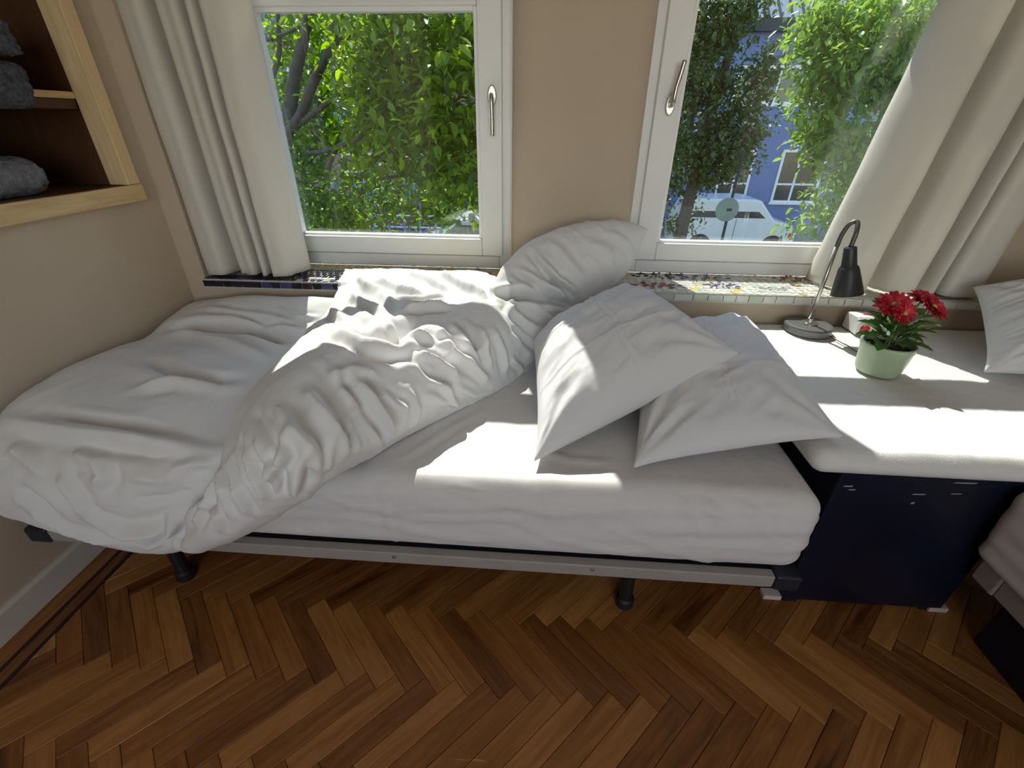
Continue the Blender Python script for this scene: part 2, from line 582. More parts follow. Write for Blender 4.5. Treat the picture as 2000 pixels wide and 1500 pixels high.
# window wall: parapet, piers with rounded corners, lintel
W1 = (-1.20, -0.135)
W2 = (0.345, 1.46)
w = MB()
w.box(XL, XR, YB, 2.12, 0, 0.672)
w.box(XL, XR, YP, 2.12, 2.29, ZC)
w.box(XL, -1.386, YB, 2.12, 0.672, ZC)
def pier(x0, x1, rl, rr):
    poly = []
    def arc(cx, cy, r, a0, a1):
        for k in range(9):
            a = math.radians(a0 + (a1 - a0) * k / 8)
            poly.append((cx + r * math.cos(a), cy + r * math.sin(a)))
    poly.append((x0, 2.12))
    if rl: arc(x0 + rl, YP + rl, rl, 180, 270)
    else: poly.append((x0, YP))
    if rr: arc(x1 - rr, YP + rr, rr, 270, 360)
    else: poly.append((x1, YP))
    poly.append((x1, 2.12))
    w.prism(poly, 'Z', 0.672, 2.29)
pier(-1.386, W1[0], 0, 0.05)
pier(W1[1], W2[0], 0.085, 0.085)
pier(W2[1], XR, 0.05, 0)
wb = w.build('wall_back', 'wall')
wb.data.polygons.foreach_set('use_smooth', [True] * len(wb.data.polygons))
em = wb.modifiers.new('edges', 'EDGE_SPLIT')
em.split_angle = math.radians(30)
tag(wb, kind='structure')

# baseboard
bb = MB()
prof = [(XL, 0), (XL + 0.013, 0), (XL + 0.013, 0.082), (XL + 0.008, 0.092), (XL, 0.092)]
bb.prism(prof, 'Y', YR, YB)
tag(bb.build('baseboard_left', 'base_paint'), kind='structure')

# ------------------------------------------------------------------ windows
def window(name, x0, x1, handle_x, handle_up, hz, gtop):
    root = bpy.data.objects.new(name, None)
    root.location = ((x0 + x1) / 2, 2.0, SILL)
    COL.objects.link(root)
    tag(root, kind='structure')
    yf0, yf1 = 1.985, 2.085
    fw = 0.055
    m = MB()                                           # fixed frame
    m.box(x0, x0 + fw, yf0, yf1, SILL, 2.29).box(x1 - fw, x1, yf0, yf1, SILL, 2.29)
    m.box(x0 + fw, x1 - fw, yf0, yf1, SILL, 0.762).box(x0 + fw, x1 - fw, yf0, yf1, 2.222, 2.29)
    m.box(x0 + fw, x1 - fw, yf0, yf1, gtop + 0.08, gtop + 0.145)
    fr = m.build('window_frame', 'white_paint', root, bevel=0.004)
    sx0, sx1, sz0, sz1 = x0 + 0.04, x1 - 0.04, 0.768, gtop + 0.077
    sw = 0.088
    m = MB()                                           # opening sash
    ys0, ys1 = 1.965, 2.05
    gx0, gx1, gz0, gz1 = sx0 + sw, sx1 - sw, 0.838, gtop
    m.box(sx0, gx0, ys0, ys1, sz0, sz1).box(gx1, sx1, ys0, ys1, sz0, sz1)
    m.box(gx0, gx1, ys0, ys1, sz0, gz0).box(gx0, gx1, ys0, ys1, gz1, sz1)
    sash = m.build('sash', 'white_paint', root, bevel=0.005)
    m = MB()                                           # glazing beads
    b = 0.014
    m.box(gx0 - 0.002, gx0 + b, 1.985, 2.02, gz0, gz1).box(gx1 - b, gx1 + 0.002, 1.985, 2.02, gz0, gz1)
    m.box(gx0 + b, gx1 - b, 1.985, 2.02, gz0 - 0.002, gz0 + 0.008).box(gx0 + b, gx1 - b, 1.985, 2.02, gz1 - b, gz1 + 0.002)
    m.build('glazing_bead', 'white_paint', root, bevel=0.002)
    box('pane', 'glass', root, gx0 + 0.002, gx1 - 0.002, 2.022, 2.026, gz0 + 0.002, gz1 - 0.002)
    box('pane', 'glass', root, gx0 + 0.002, gx1 - 0.002, 2.038, 2.042, gz0 + 0.002, gz1 - 0.002)
    box('upper_pane', 'glass', root, x0 + fw, x1 - fw, 2.03, 2.034, gtop + 0.145, 2.222)
    # handle: oval rose and bent lever
    y = ys0
    h = MB()
    V = []
    rose = [(0.0165 * math.cos(a), 0.034 * math.sin(a)) for a in [2 * math.pi * k / 24 for k in range(24)]]
    h.prism([(handle_x + q[0], hz + q[1]) for q in rose], 'Y', y - 0.012, y)
    ho = h.build('handle', 'steel', root, bevel=0.004)
    s = 1 if handle_up else -1
    lv = [(handle_x, y - 0.01, hz), (handle_x, y - 0.036, hz), (handle_x + 0.001, y - 0.045, hz + s * 0.012),
          (handle_x + 0.003, y - 0.047, hz + s * 0.05), (handle_x + 0.004 + (0.006 if handle_up else 0), y - 0.05, hz + s * 0.09), (handle_x + 0.004 + (0.012 if handle_up else 0), y - 0.05, hz + s * 0.128)]
    MB().tube([Vector(p) for p in catmull(np.array(lv), 5)], [0.0085] * 21 + [0.0085] * 5, 12).build('lever', 'steel', ho, smooth=True)
    return root

window('window_1', W1[0], W1[1], -0.212, False, 1.355, 1.618)
window('window_2', W2[0], W2[1], 0.437, True, 1.33, 1.652)

# ------------------------------------------------------------------ mosaic sill
sill = box('trim_1', 'grout', None, -1.385, XR, 1.722, 1.984, 0.6725, SILL - 0.003)
tag(sill, 'window sill covered with mosaic tiles', kind='structure')
_tile_cache = {}
def tile_obj(name, poly, z0, z1, mat, front=False):
    m = MB()
    m.prism(poly, 'Y' if front else 'Z', z0, z1)
    return m.build(name, mat, sill)
xx = -1.384
while xx < 1.92:                                        # tiles along the front edge
    wd = rnd.uniform(0.036, 0.048) if xx < -0.2 else rnd.uniform(0.045, 0.075)
    if xx < -0.25:
        mt = rnd.choice(['tile_dark', 'tile_dark', 'tile_brown', 'tile_blue'])
    else:
        mt = rnd.choice(['tile_pale', 'tile_pale', 'tile_sage'])
    j = lambda: rnd.uniform(-0.0015, 0.0015)
    tile_obj('edge_tile', [(xx + 0.002 + j(), 0.680), (xx + wd - 0.002 + j(), 0.680), (xx + wd - 0.002 + j(), 0.7035), (xx + 0.002 + j(), 0.7035)], 1.7165, 1.7225, mt, front=True)
    xx += wd
# top tiles: rows of small squares at the left, loose shards at the right
def top_tile(cx, cy, a, b, ang, mat):
    c, s = math.cos(ang), math.sin(ang)
    poly = [(cx + (u * a * c - v * b * s) / 2, cy + (u * a * s + v * b * c) / 2) for u, v in ((-1, -1), (1, -1), (1, 1), (-1, 1))]
    poly = [(x + rnd.uniform(-.0012, .0012), min(max(y + rnd.uniform(-.0012, .0012), 1.7235), 1.984)) for x, y in poly]
    return tile_obj('mosaic_tile', poly, SILL - 0.0065, SILL + rnd.uniform(-0.0005, 0.001), mat)
for r_ in range(9):
    y = 1.738 + r_ * 0.0275
    x = -1.368 + (0.012 if r_ % 2 else 0)
    while x < -0.62:
        if r_ < 2: mt = rnd.choice(['tile_dark', 'tile_brown', 'tile_dark', 'tile_blue'] if x < -1.02 else ['tile_dark', 'tile_pale', 'tile_sage', 'tile_blue'])
        elif r_ < 6: mt = rnd.choice(['tile_dark', 'tile_dark', 'tile_brown'])
        else: mt = rnd.choice(['tile_yellow', 'tile_yellow', 'tile_sage'])
        if x > -1.2 or r_ < 2:
            top_tile(x, y, 0.0205, 0.0195, rnd.uniform(-.12, .12), mt)
        x += 0.0275
mos = {k: MB() for k in ('tile_pale', 'tile_sage', 'tile_yellow', 'tile_rust', 'tile_lilac', 'tile_dark')}
x = -0.60
while x < 1.95:                                         # pale crazy paving over the rest
    y = 1.738
    while y < 1.975:
        if x < 0.15: mt = rnd.choice(['tile_yellow', 'tile_yellow', 'tile_sage', 'tile_rust'])
        else: mt = rnd.choice(['tile_pale'] * 14 + ['tile_sage'] * 3 + ['tile_yellow'])
        a = 0.5 * rnd.uniform(0.027, 0.037)
        poly = []
        n = rnd.choice((4, 5, 5, 6)); o0 = rnd.uniform(0, 6.28)
        for k in range(n):
            t = o0 + 2 * math.pi * k / n
            poly.append((x + a * math.cos(t) * rnd.uniform(.85, 1.1), min(max(y + a * math.sin(t) * rnd.uniform(.85, 1.1), 1.7235), 1.984)))
        mos[mt].prism(poly, 'Z', SILL - 0.0065, SILL + rnd.uniform(-0.0018, -0.0008))
        y += 0.0285
    x += 0.0285
for cx, cy, r1, n, mt in ((0.50, 1.94, 0.09, 26, 'tile_dark'), (0.46, 1.80, 0.075, 30, 'tile_rust'), (0.66, 1.92, 0.10, 30, 'tile_lilac'), (0.72, 1.82, 0.07, 18, 'tile_lilac'), (0.92, 1.80, 0.05, 14, 'tile_sage'), (1.05, 1.94, 0.075, 24, 'tile_rust'), (1.12, 1.86, 0.09, 10, 'tile_lilac')):
    for k in range(n):                                  # star bursts of slim shards
        a = 2 * math.pi * k / n * 1.9
        r_ = r1 * (0.25 + 0.75 * ((k * 0.618) % 1))
        px, py = cx + r_ * math.cos(a) * 1.3, cy + r_ * math.sin(a) * 0.55
        if not 1.73 < py < 1.98: continue
        c, s = math.cos(a), math.sin(a)
        l, w_ = 0.009, 0.0030
        mos[mt].prism([(px + (u * l * c - v * w_ * s), py + (u * l * s + v * w_ * c)) for u, v in ((-1, -1), (1, -1), (1, 1), (-1, 1))], 'Z', SILL - 0.004, SILL + 0.0016)
for k, m in mos.items():
    tag(m.build('mosaic_shards', k, sill), kind='stuff')

# ------------------------------------------------------------------ parquet
def clip_poly(poly, f):
    out = []
    for i in range(len(poly)):
        a, b = poly[i], poly[(i + 1) % len(poly)]
        fa, fb = f(a), f(b)
        if fa >= 0: out.append(a)
        if (fa >= 0) != (fb >= 0):
            t = fa / (fa - fb)
            out.append((a[0] + (b[0] - a[0]) * t, a[1] + (b[1] - a[1]) * t))
    return out

PW, PN = 0.0566, 5
S2 = math.sqrt(0.5)
FX0 = -1.344
far_floor = MB()
mesh_full = {}
n_pl = 0
def plank_piece(poly, ang):
    """one plank as object with its grain along local X"""
    global n_pl
    cx = sum(p[0] for p in poly) / len(poly)
    cy = sum(p[1] for p in poly) / len(poly)
    c, s = math.cos(-ang), math.sin(-ang)
    loc = [((x - cx) * c - (y - cy) * s, (x - cx) * s + (y - cy) * c) for x, y in poly]
    z = rnd.uniform(-0.0011, 0.0)
    key = tuple(round(v, 3) for q in loc for v in q) if len(poly) == 4 else None
    if key is not None and key in mesh_full:
        me = mesh_full[key]
    else:
        n = len(loc)
        gx = sum(q[0] for q in loc) / n; gy = sum(q[1] for q in loc) / n
        def shr(q, d):
            vx, vy = q[0] - gx, q[1] - gy
            return (q[0] - math.copysign(min(d, abs(vx)), vx), q[1] - math.copysign(min(d, abs(vy)), vy))
        lo = [(*shr(q, 0.0004), -0.013) for q in loc]
        md = [(*shr(q, 0.0004), -0.0012) for q in loc]
        tp = [(*shr(q, 0.0016), 0.0) for q in loc]
        V = lo + md + tp
        F = [tuple(range(2 * n, 3 * n))]
        for k in range(n):
            k2 = (k + 1) % n
            F += [(k, k2, n + k2, n + k), (n + k, n + k2, 2 * n + k2, 2 * n + k)]
        me = bpy.data.meshes.new('plank')
        me.from_pydata(V, [], F)
        me.materials.append(M['parquet'])
        if key is not None: mesh_full[key] = me
    o = bpy.data.objects.new('plank', me)
    o.location = (cx, cy, z)
    o.rotation_euler = (0, 0, ang)
    o.parent = floor
    COL.objects.link(o)
    n_pl += 1

OX, OY = 0.055, 0.792
for m_ in range(-14, 22):
    for i in range(-60, 70):
        for hv in (0, 1):
            bx_, by_ = i + m_ * PN, i - m_ * PN
            if hv == 0: rect = [(bx_, by_), (bx_ + PN, by_), (bx_ + PN, by_ + 1), (bx_, by_ + 1)]
            else: rect = [(bx_ + PN, by_ + 1 - PN), (bx_ + PN + 1, by_ + 1 - PN), (bx_ + PN + 1, by_ + 1), (bx_ + PN, by_ + 1)]
            poly = [(OX + (x + y) * S2 * PW, OY + (y - x) * S2 * PW) for x, y in rect]
            xs = [p[0] for p in poly]; ys = [p[1] for p in poly]
            if max(xs) < FX0 + 0.004 or min(xs) > XR or max(ys) < YR or min(ys) > YB: continue
            poly = clip_poly(poly, lambda p: p[0] - FX0)
            poly = clip_poly(poly, lambda p: XR - p[0])
            poly = clip_poly(poly, lambda p: YB - p[1])
            poly = clip_poly(poly, lambda p: p[1] - YR)
            if len(poly) < 3: continue
            cy = sum(p[1] for p in poly) / len(poly); cx = sum(p[0] for p in poly) / len(poly)
            if 0.27 < cy < 1.05 and cx < 1.55 and n_pl < 290:
                plank_piece(poly, math.radians(-45 if hv == 0 else 45))
            else:
                far_floor.prism(poly, 'Z', -0.013, rnd.uniform(-0.001, 0))
fo = far_floor.build('parquet_beyond', 'parquet_far', floor)
tag(fo, kind='stuff')
yy = YR
for x0, x1, mt in ((XL + 0.0135, -1.402, 'parquet'), (-1.401, -1.3885, 'inlay'), (-1.3875, -1.357, 'parquet'), (-1.356, -1.345, 'inlay')):
    yy = YR + 0.01
    while yy < YB:
        L = 0.62 if mt == 'parquet' else 1.5
        y1 = min(yy + L + rnd.uniform(-.1, .1), YB)
        if y1 > 0.2 and yy < 1.3:
            ob = mk('border_strip', [], [], mt, floor)
            bpy.data.objects.remove(ob)
        m = MB().box(-(y1 - yy) / 2 + .0004, (y1 - yy) / 2 - .0004, -(x1 - x0) / 2, (x1 - x0) / 2, -0.013, 0)
        o = mk('border_strip', m.V, m.F, mt, floor)
        o.location = ((x0 + x1) / 2, (yy + y1) / 2, rnd.uniform(-.0008, 0))
        o.rotation_euler = (0, 0, math.pi / 2)
        yy = y1

# ------------------------------------------------------------------ shelf alcove in the left wall
al = thing('alcove_shelf', 'open shelf alcove of raw pine set into the left wall', 'shelf', (XA, 1.1, NZ0))
def grained(name, x0, x1, y0, y1, z0, z1, along, mat, parent, bevel=0.002):
    """board whose local X follows the grain"""
    c = Vector(((x0 + x1) / 2, (y0 + y1) / 2, (z0 + z1) / 2))
    d = (x1 - x0, y1 - y0, z1 - z0)
    if along == 'X': L, rot = d, (0, 0, 0)
    elif along == 'Y': L, rot = (d[1], d[0], d[2]), (0, 0, math.pi / 2)
    else: L, rot = (d[2], d[1], d[0]), (0, math.pi / 2, 0)
    m = MB().box(-L[0] / 2, L[0] / 2, -L[1] / 2, L[1] / 2, -L[2] / 2, L[2] / 2)
    o = mk(name, m.V, m.F, mat, parent)
    off = Vector((0, 0, 0)); p = parent
    while p is not None: off += p.location; p = p.parent
    o.location = c - off
    o.rotation_euler = rot
    if bevel:
        b = o.modifiers.new('bevel', 'BEVEL'); b.width = bevel; b.segments = 2
    return o
grained('front_board', XA - 0.012, XA + 0.006, NY0, 1.653, 1.020, 1.0735, 'Y', 'pine', al)
grained('post', XA - 0.065, XA + 0.004, 1.598, 1.648, 1.0745, NZ1, 'Z', 'pine', al)
grained('bottom_board', XA - 0.40, XA - 0.0125, NY0, 1.648, 1.050, 1.0725, 'Y', 'darkwood', al)
grained('back_panel', XA - 0.42, XA - 0.40, NY0, 1.648, 1.03, NZ1, 'Y', 'darkwood', al)
grained('side_panel', XA - 0.40, XA - 0.0655, 1.607, 1.648, 1.073, NZ1, 'Z', 'darkwood', al)
grained('side_panel', XA - 0.40, XA, NY0, NY0 + 0.03, 1.074, NZ1, 'Z', 'darkwood', al)
grained('top_panel', XA - 0.40, XA, NY0 + .031, 1.597, NZ1 - 0.03, NZ1, 'Y', 'darkwood', al)
sh_ = grained('shelf', XA - 0.40, XA - 0.062, NY0 + .031, 1.597, 1.326, 1.345, 'Y', 'pine', al)
grained('shelf_batten', XA - 0.40, XA - 0.066, NY0 + .031, 1.597, 1.298, 1.3255, 'Y', 'darkwood', al)

def fluffy(name, parts, mat, label, cat, group=None, voxel=0.007, amp=0.004, seed=3):
    """soft folded textile: union of rounded slabs, furry relief"""
    m = MB()
    for (x0, x1, y0, y1, z0, z1, r) in parts:
        V, F = rounded_box(x0, x1, y0, y1, z0, z1, r, 0.02)
        m.add(V, F)
    o = m.build(name, mat, None, smooth=True)
    md = o.modifiers.new('r', 'REMESH'); md.mode = 'VOXEL'; md.voxel_size = voxel; md.use_smooth_shade = True
    me = evaluated(o)
    o.modifiers.clear(); o.data = me
    C, Nn = get_co(me), get_no(me)
    z = C[:, 2].min()
    d = 0.012 * fbm(C * 9, 2, seed) + amp * fbm(C * 60, 2, seed + 5) + amp * 0.8 * fbm(C * 150, 1, seed + 9)
    C = C + Nn * d[:, None]
    C[:, 2] = np.maximum(C[:, 2], z + 0.0005)
    set_co(me, C)
    me.polygons.foreach_set('use_smooth', [True] * len(me.polygons))
    return tag(o, label, cat, group)
zt = 1.3475
fluffy('folded_throw', [(-1.83, -1.47, 0.85, 1.405, zt, zt + 0.04, 0.018), (-1.492, -1.425, 0.85, 1.40, zt - 0.055, zt + 0.03, 0.028), (-1.83, -1.43, 0.85, 1.415, zt + 0.01, zt + 0.058, 0.022)], 'throw',
       'charcoal fleece throw folded flat, lying lowest on the alcove shelf', 'blanket', 'fleece throws on the shelf')
fluffy('folded_throw', [(-1.82, -1.435, 0.85, 1.435, zt + 0.067, zt + 0.10, 0.016), (-1.80, -1.438, 0.85, 1.435, zt + 0.094, zt + 0.125, 0.015), (-1.80, -1.442, 0.85, 1.43, zt + 0.118, zt + 0.15, 0.016)], 'throw',
       'rumpled charcoal fleece throw on top of the flat folded one', 'blanket', 'fleece throws on the shelf', seed=8)
cu = MB()
V, F = rounded_box(-1.80, -1.50, 0.90, 1.355, 1.0735, 1.195, 0.06, 0.02)
fluffy('fleece_cushion', [(-1.80, -1.485, 0.86, 1.40, 1.0735, 1.175, 0.05), (-1.77, -1.52, 0.9, 1.34, 1.09, 1.205, 0.055)], 'fleece',
       'grey fleece cushion on the bottom board of the alcove', 'cushion', seed=21)

# ------------------------------------------------------------------ curtains
def curtain(name, label, pts_top, pts_bot, ztop, zbot, seed, parent=None):
    """pts: (x,y) fold profile at top and bottom, same count; cloth with thickness"""
    A = catmull(np.array(pts_top, float), 7)
    B = catmull(np.array(pts_bot, float), 7)
    nz = 70
    V, F = [], []
    n = len(A)
    for k in range(nz + 1):
        t = k / nz
        s = t ** 1.15
        for i in range(n):
            p = A[i] * (1 - s) + B[i] * s
            V.append((p[0], p[1], ztop + (zbot[i * (len(zbot) - 1) // (n - 1)] - ztop) * t))
    V = np.array(V)
    nn = fbm(V * np.array([5, 5, 3.0]), 3, seed)
    V[:, 1] += 0.008 * nn
    V[:, 0] += 0.007 * fbm(V * np.array([6, 6, 2.2]), 3, seed + 40)
    for k in range(nz):
        for i in range(n - 1):
            a = k * n + i
            F.append((a, a + 1, a + n + 1, a + n))
    o = mk(name, V, F, 'curtain', None, True)
    sd = o.modifiers.new('thick', 'SOLIDIFY'); sd.thickness = 0.0025; sd.offset = 0
    return tag(o, label, 'curtain', 'cream curtains at the windows')
# left curtain: folds between the wall and the window
bot = [(-1.335, 1.80), (-1.372, 1.775), (-1.372, 1.745), (-1.335, 1.732), (-1.29, 1.742), (-1.265, 1.848), (-1.245, 1.848), (-1.235, 1.757), (-1.205, 1.748), (-1.172, 1.752), (-1.165, 1.848), (-1.150, 1.848), (-1.142, 1.755), (-1.120, 1.750), (-1.112, 1.845), (-1.100, 1.845), (-1.095, 1.748), (-1.068, 1.742), (-1.03, 1.755), (-1.0, 1.80), (-0.985, 1.845), (-0.995, 1.875)]
top = [(-1.34, 1.79), (-1.395, 1.77), (-1.392, 1.755), (-1.355, 1.75), (-1.315, 1.755), (-1.30, 1.848), (-1.285, 1.848), (-1.275, 1.757), (-1.24, 1.75), (-1.20, 1.752), (-1.185, 1.845), (-1.175, 1.845), (-1.17, 1.755), (-1.145, 1.752), (-1.135, 1.840), (-1.125, 1.840), (-1.12, 1.752), (-1.085, 1.745), (-1.06, 1.76), (-1.04, 1.79), (-1.005, 1.81), (-0.985, 1.82)]
curtain('curtain', 'cream curtain gathered beside the shelf alcove, left of the tree view', top, bot, 2.62, [0.722, 0.724, 0.728, 0.724, 0.722, 0.726, 0.722, 0.726, 0.73], 3)
bot = [(1.075, 1.93), (1.070, 1.89), (1.10, 1.83), (1.16, 1.775), (1.215, 1.762), (1.245, 1.848), (1.265, 1.848), (1.285, 1.755), (1.34, 1.735), (1.385, 1.742), (1.405, 1.845), (1.42, 1.845), (1.435, 1.742), (1.455, 1.738), (1.465, 1.830), (1.475, 1.830), (1.485, 1.735), (1.53, 1.722), (1.60, 1.73), (1.625, 1.77), (1.60, 1.81)]
top = [(1.175, 1.90), (1.165, 1.87), (1.18, 1.82), (1.23, 1.77), (1.29, 1.755), (1.33, 1.845), (1.35, 1.845), (1.37, 1.75), (1.43, 1.735), (1.485, 1.742), (1.515, 1.845), (1.53, 1.845), (1.545, 1.742), (1.57, 1.738), (1.585, 1.830), (1.60, 1.830), (1.61, 1.735), (1.66, 1.722), (1.72, 1.73), (1.745, 1.77), (1.72, 1.81)]
top = [(x + 0.13 * (1.745 - x) / 0.58, y) for x, y in top]
bot = [(x + 0.02 * (1.625 - x) / 0.55, y) for x, y in bot]
curtain('curtain', 'cream curtain drawn aside behind the desk lamp and flowers', top, bot, 2.62, [0.722, 0.722, 0.725, 0.722, 0.724, 0.722, 0.726], 9)

# ------------------------------------------------------------------ beds
def bed(name, label, x0, x1, y0, y1, zr0, zr1, caps, legs, group):
    """frame of steel rails round a slat deck"""
    t = thing(name, label, 'bed', ((x0 + x1) / 2, (y0 + y1) / 2, 0), group)
    d = 0.028
    cx = 0.062
    box('side_rail', 'rail', t, x0 + cx, x1 - cx, y0, y0 + d, zr0, zr1, bevel=0.004)
    box('side_rail', 'rail', t, x0 + cx, x1 - cx, y1 - d, y1, zr0, zr1, bevel=0.004)
    box('end_rail', 'rail', t, x0, x0 + d, y0 + cx, y1 - cx, zr0, zr1, bevel=0.004)
    box('end_rail', 'rail', t, x1 - d, x1, y0 + cx, y1 - cx, zr0, zr1, bevel=0.004)
    for sx in (0, 1):
        for sy in (0, 1):
            X0, X1 = (x0 - .004, x0 + cx) if sx == 0 else (x1 - cx, x1 + .004)
            Y0, Y1 = (y0 - .004, y0 + cx) if sy == 0 else (y1 - cx, y1 + .004)
            box('corner_cap', caps, t, X0, X1, Y0, Y1, zr0 - 0.006, zr1 + 0.006, bevel=0.008)
    n = 14
    for k in range(n):
        a = x0 + 0.1 + (x1 - x0 - 0.2) * k / (n - 1)
        if x1 - x0 > y1 - y0:
            box('slat', 'darkwood', t, a - 0.03, a + 0.03, y0 + d + .001, y1 - d - .001, zr1 - 0.028, zr1 - 0.016)  # slats coloured dark so the gap under the mattress looks shaded
        else:
            b = y0 + 0.1 + (y1 - y0 - 0.2) * k / (n - 1)
            box('slat', 'darkwood', t, x0 + d + .001, x1 - d - .001, b - 0.03, b + 0.03, zr1 - 0.028, zr1 - 0.016)
    box('shade_deck', 'navy_cap', t, x0 + d + .002, x1 - d - .002, y0 + d + .002, y1 - d - .002, zr1 - 0.0155, zr1 - 0.006)  # dark sheet added to hide the lit floor and shade the gap
    for lx, ly in legs:
        m = MB()
        m.tube([(lx, ly, 0.034), (lx, ly, zr0 + 0.01)], 0.019, 12)
        lg = m.build('leg', 'black_plastic', t, smooth=False)
        MB().lathe([(0.026, 0), (0.028, 0.006), (0.027, 0.03), (0.02, 0.036)], (lx, ly, 0), 16).build('foot', 'black_plastic', lg)
    # bolt heads
    for k in range(3):
        bx = x0 + (x1 - x0) * (0.25 + 0.25 * k)
        if x1 - x0 > y1 - y0:
            MB().lathe([(0.006, 0), (0.005, 0.003), (0.002, 0.004)], (bx, y0, (zr0 + zr1) / 2 + .008), 10, axis=(0, -1, 0)).build('bolt', 'steel', t)
    return t
BX0, BX1, BY0, BY1 = -1.418, 0.688, 0.795, 1.70
bed('bed_frame', 'low bed frame with grey steel rail and navy corner caps under the windows', BX0, BX1, BY0, BY1, 0.232, 0.272, 'navy_cap',
    [(-1.10, 0.875), (0.29, 0.885), (-1.10, 1.60), (0.29, 1.60)], 'bed frames')
bed('bed_frame', 'bed frame with pale rail seen at the right edge beside the navy chest', 1.200, 2.16, -1.15, 0.89, 0.215, 0.275, 'rail',
    [(1.36, -0.9), (1.36, 0.3), (2.08, -0.9), (2.08, 0.3)], 'bed frames')

def soft_box(name, b, r, res, mat, label, cat, group, disp, seed=1):
    V, F = rounded_box(*b, r, res)
    m = MB().add(V, F)
    o = m.build(name, mat, None, smooth=True)
    me = o.data
    me.update()
    C, Nn = get_co(me), get_no(me)
    d = disp(C, Nn)
    keep = np.clip((C[:, 2] - b[4]) / 0.03, 0, 1)
    C = C + Nn * (d * keep)[:, None]
    set_co(me, C)
    return tag(o, label, cat, group)

def P3(pts, ax='Z', val=0.51):
    return [tuple(at(x, y, ax, val)) for x, y in pts]

def mattress_disp(C, Nn):
    D = 0.006 * fbm(C * np.array([2, 2, 2.0]), 2, 5)
    # drape wrinkles on the sides run along the bed
    q = np.stack([C[:, 0] * 2.4 + C[:, 2] * 3.5, C[:, 1] * 3, C[:, 2] * 22 - C[:, 0] * 2.0], 1)
    side = np.clip(1 - np.abs(Nn[:, 2]) * 1.3, 0, 1)
    D += side * 0.0075 * np.clip(ridged(q, 13, 2), 0, 1) ** 1.5
    q2 = np.stack([C[:, 0] * 13 + C[:, 1] * 6, C[:, 1] * 3.5, C[:, 2] * 3], 1)
    D += np.clip(Nn[:, 2], 0, 1) * 0.0022 * ridged(q2, 23, 2)
    st = []
    Yf = 0.812
    for pl, a, w_ in [([(1290, 915), (1360, 965), (1430, 1030)], .006, .011), ([(1400, 940), (1470, 1000), (1530, 1085)], .005, .010),
                      ([(1300, 935), (1350, 1000), (1385, 1060)], .004, .012), ([(1480, 935), (1510, 1000), (1535, 1050)], .004, .009),
                      ([(740, 900), (750, 975), (775, 1060)], .004, .01), ([(820, 930), (900, 960), (1010, 985), (1120, 1010)], .004, .012),
                      ([(700, 1010), (850, 1040), (1000, 1060)], .004, .012), ([(960, 1000), (1100, 1050), (1250, 1085)], .004, .012),
                      ([(1150, 1010), (1300, 1070), (1420, 1105)], .004, .010), ([(1040, 930), (1050, 960), (1080, 1000)], .003, .008),
                      ([(620, 960), (700, 985), (790, 1000)], .004, .012)]:
        st.append((P3(pl, 'Y', Yf), a, w_))
    for pl, a, w_ in [([(780, 900), (860, 850), (950, 800)], .004, .012), ([(1050, 880), (1120, 900), (1200, 905)], .003, .012), ([(850, 880), (900, 850), (930, 820)], .003, .009), ([(980, 840), (1010, 890), (1020, 930)], .003, .01)]:
        st.append((P3(pl, 'Z', 0.51), a, w_))
    return D + stroke_disp(C, st, 1.7)
soft_box('mattress', (-1.425, 0.692, 0.805, 1.70, 0.2735, 0.512), 0.055, 0.0125, 'sheet', 'mattress with a white fitted sheet under the tousled duvet', 'mattress', 'mattresses', mattress_disp)
def m2_disp(C, Nn):
    q = np.stack([C[:, 0] * 3, C[:, 1] * 2.5 + C[:, 2] * 3, C[:, 2] * 20 - C[:, 1] * 2], 1)
    return 0.006 * ridged(q, 31, 2)
soft_box('mattress', (1.172, 2.16, -1.15, 0.905, 0.285, 0.515), 0.026, 0.013, 'sheet', 'white sheeted mattress corner at the right edge of the photo', 'mattress', 'mattresses', m2_disp)

ub = thing('under_bed_shade_box', 'added dark navy box standing in for shade under the bed at the right edge', 'box', (1.6, 0.3, 0))  # box added to darken the floor space under this bed
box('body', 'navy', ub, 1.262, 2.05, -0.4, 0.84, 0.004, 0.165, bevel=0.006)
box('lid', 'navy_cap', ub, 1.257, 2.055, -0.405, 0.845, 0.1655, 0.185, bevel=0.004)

# ------------------------------------------------------------------ duvet
def Z(px, py, z): return at(px, py, 'Z', z)
def Yp(px, py, y): return at(px, py, 'Y', y)

dv = MB()
# 1) the part still spread over the bed: closed sheet with thickness, hanging over the front
xs = [-1.430, -1.36, -1.22, -1.05, -0.88, -0.72, -0.58, -0.44]
rows = []
hem_z = [0.372, 0.350, 0.322, 0.292, 0.262, 0.248, 0.246, 0.255]
ft_y = [0.855, 0.83, 0.82, 0.815, 0.81, 0.81, 0.82, 0.85]
for i, x in enumerate(xs):
    h = hem_z[i]; fy = ft_y[i]
    back = 0.634 if i < 2 else 0.66
    rows.append([(x, 1.715, 0.50), (x, 1.735, 0.60), (x, 1.67, back), (x, 1.52, 0.622), (x, 1.40, 0.600), (x, 1.22, 0.622), (x, 1.05, 0.628), (x, fy + 0.08, 0.602), (x, fy - 0.005, 0.555),
                 (x, fy - 0.058, 0.47), (x, fy - 0.075, h * 0.5 + 0.21), (x, fy - 0.068, h + 0.025), (x, fy - 0.035, h), (x, fy - 0.02, h + 0.04), (x, fy - 0.012, 0.42), (x, 0.86, 0.517), (x, 1.2, 0.517), (x, 1.6, 0.517)])
R_ = np.array(rows)                      # (nx, ring, 3)
R_[0, :9, 2] -= 0.012
_dip = np.interp(R_[:, :, 0], [-1.45, -0.95, -0.75, -0.44], [0, 0, 0.03, 0.045])
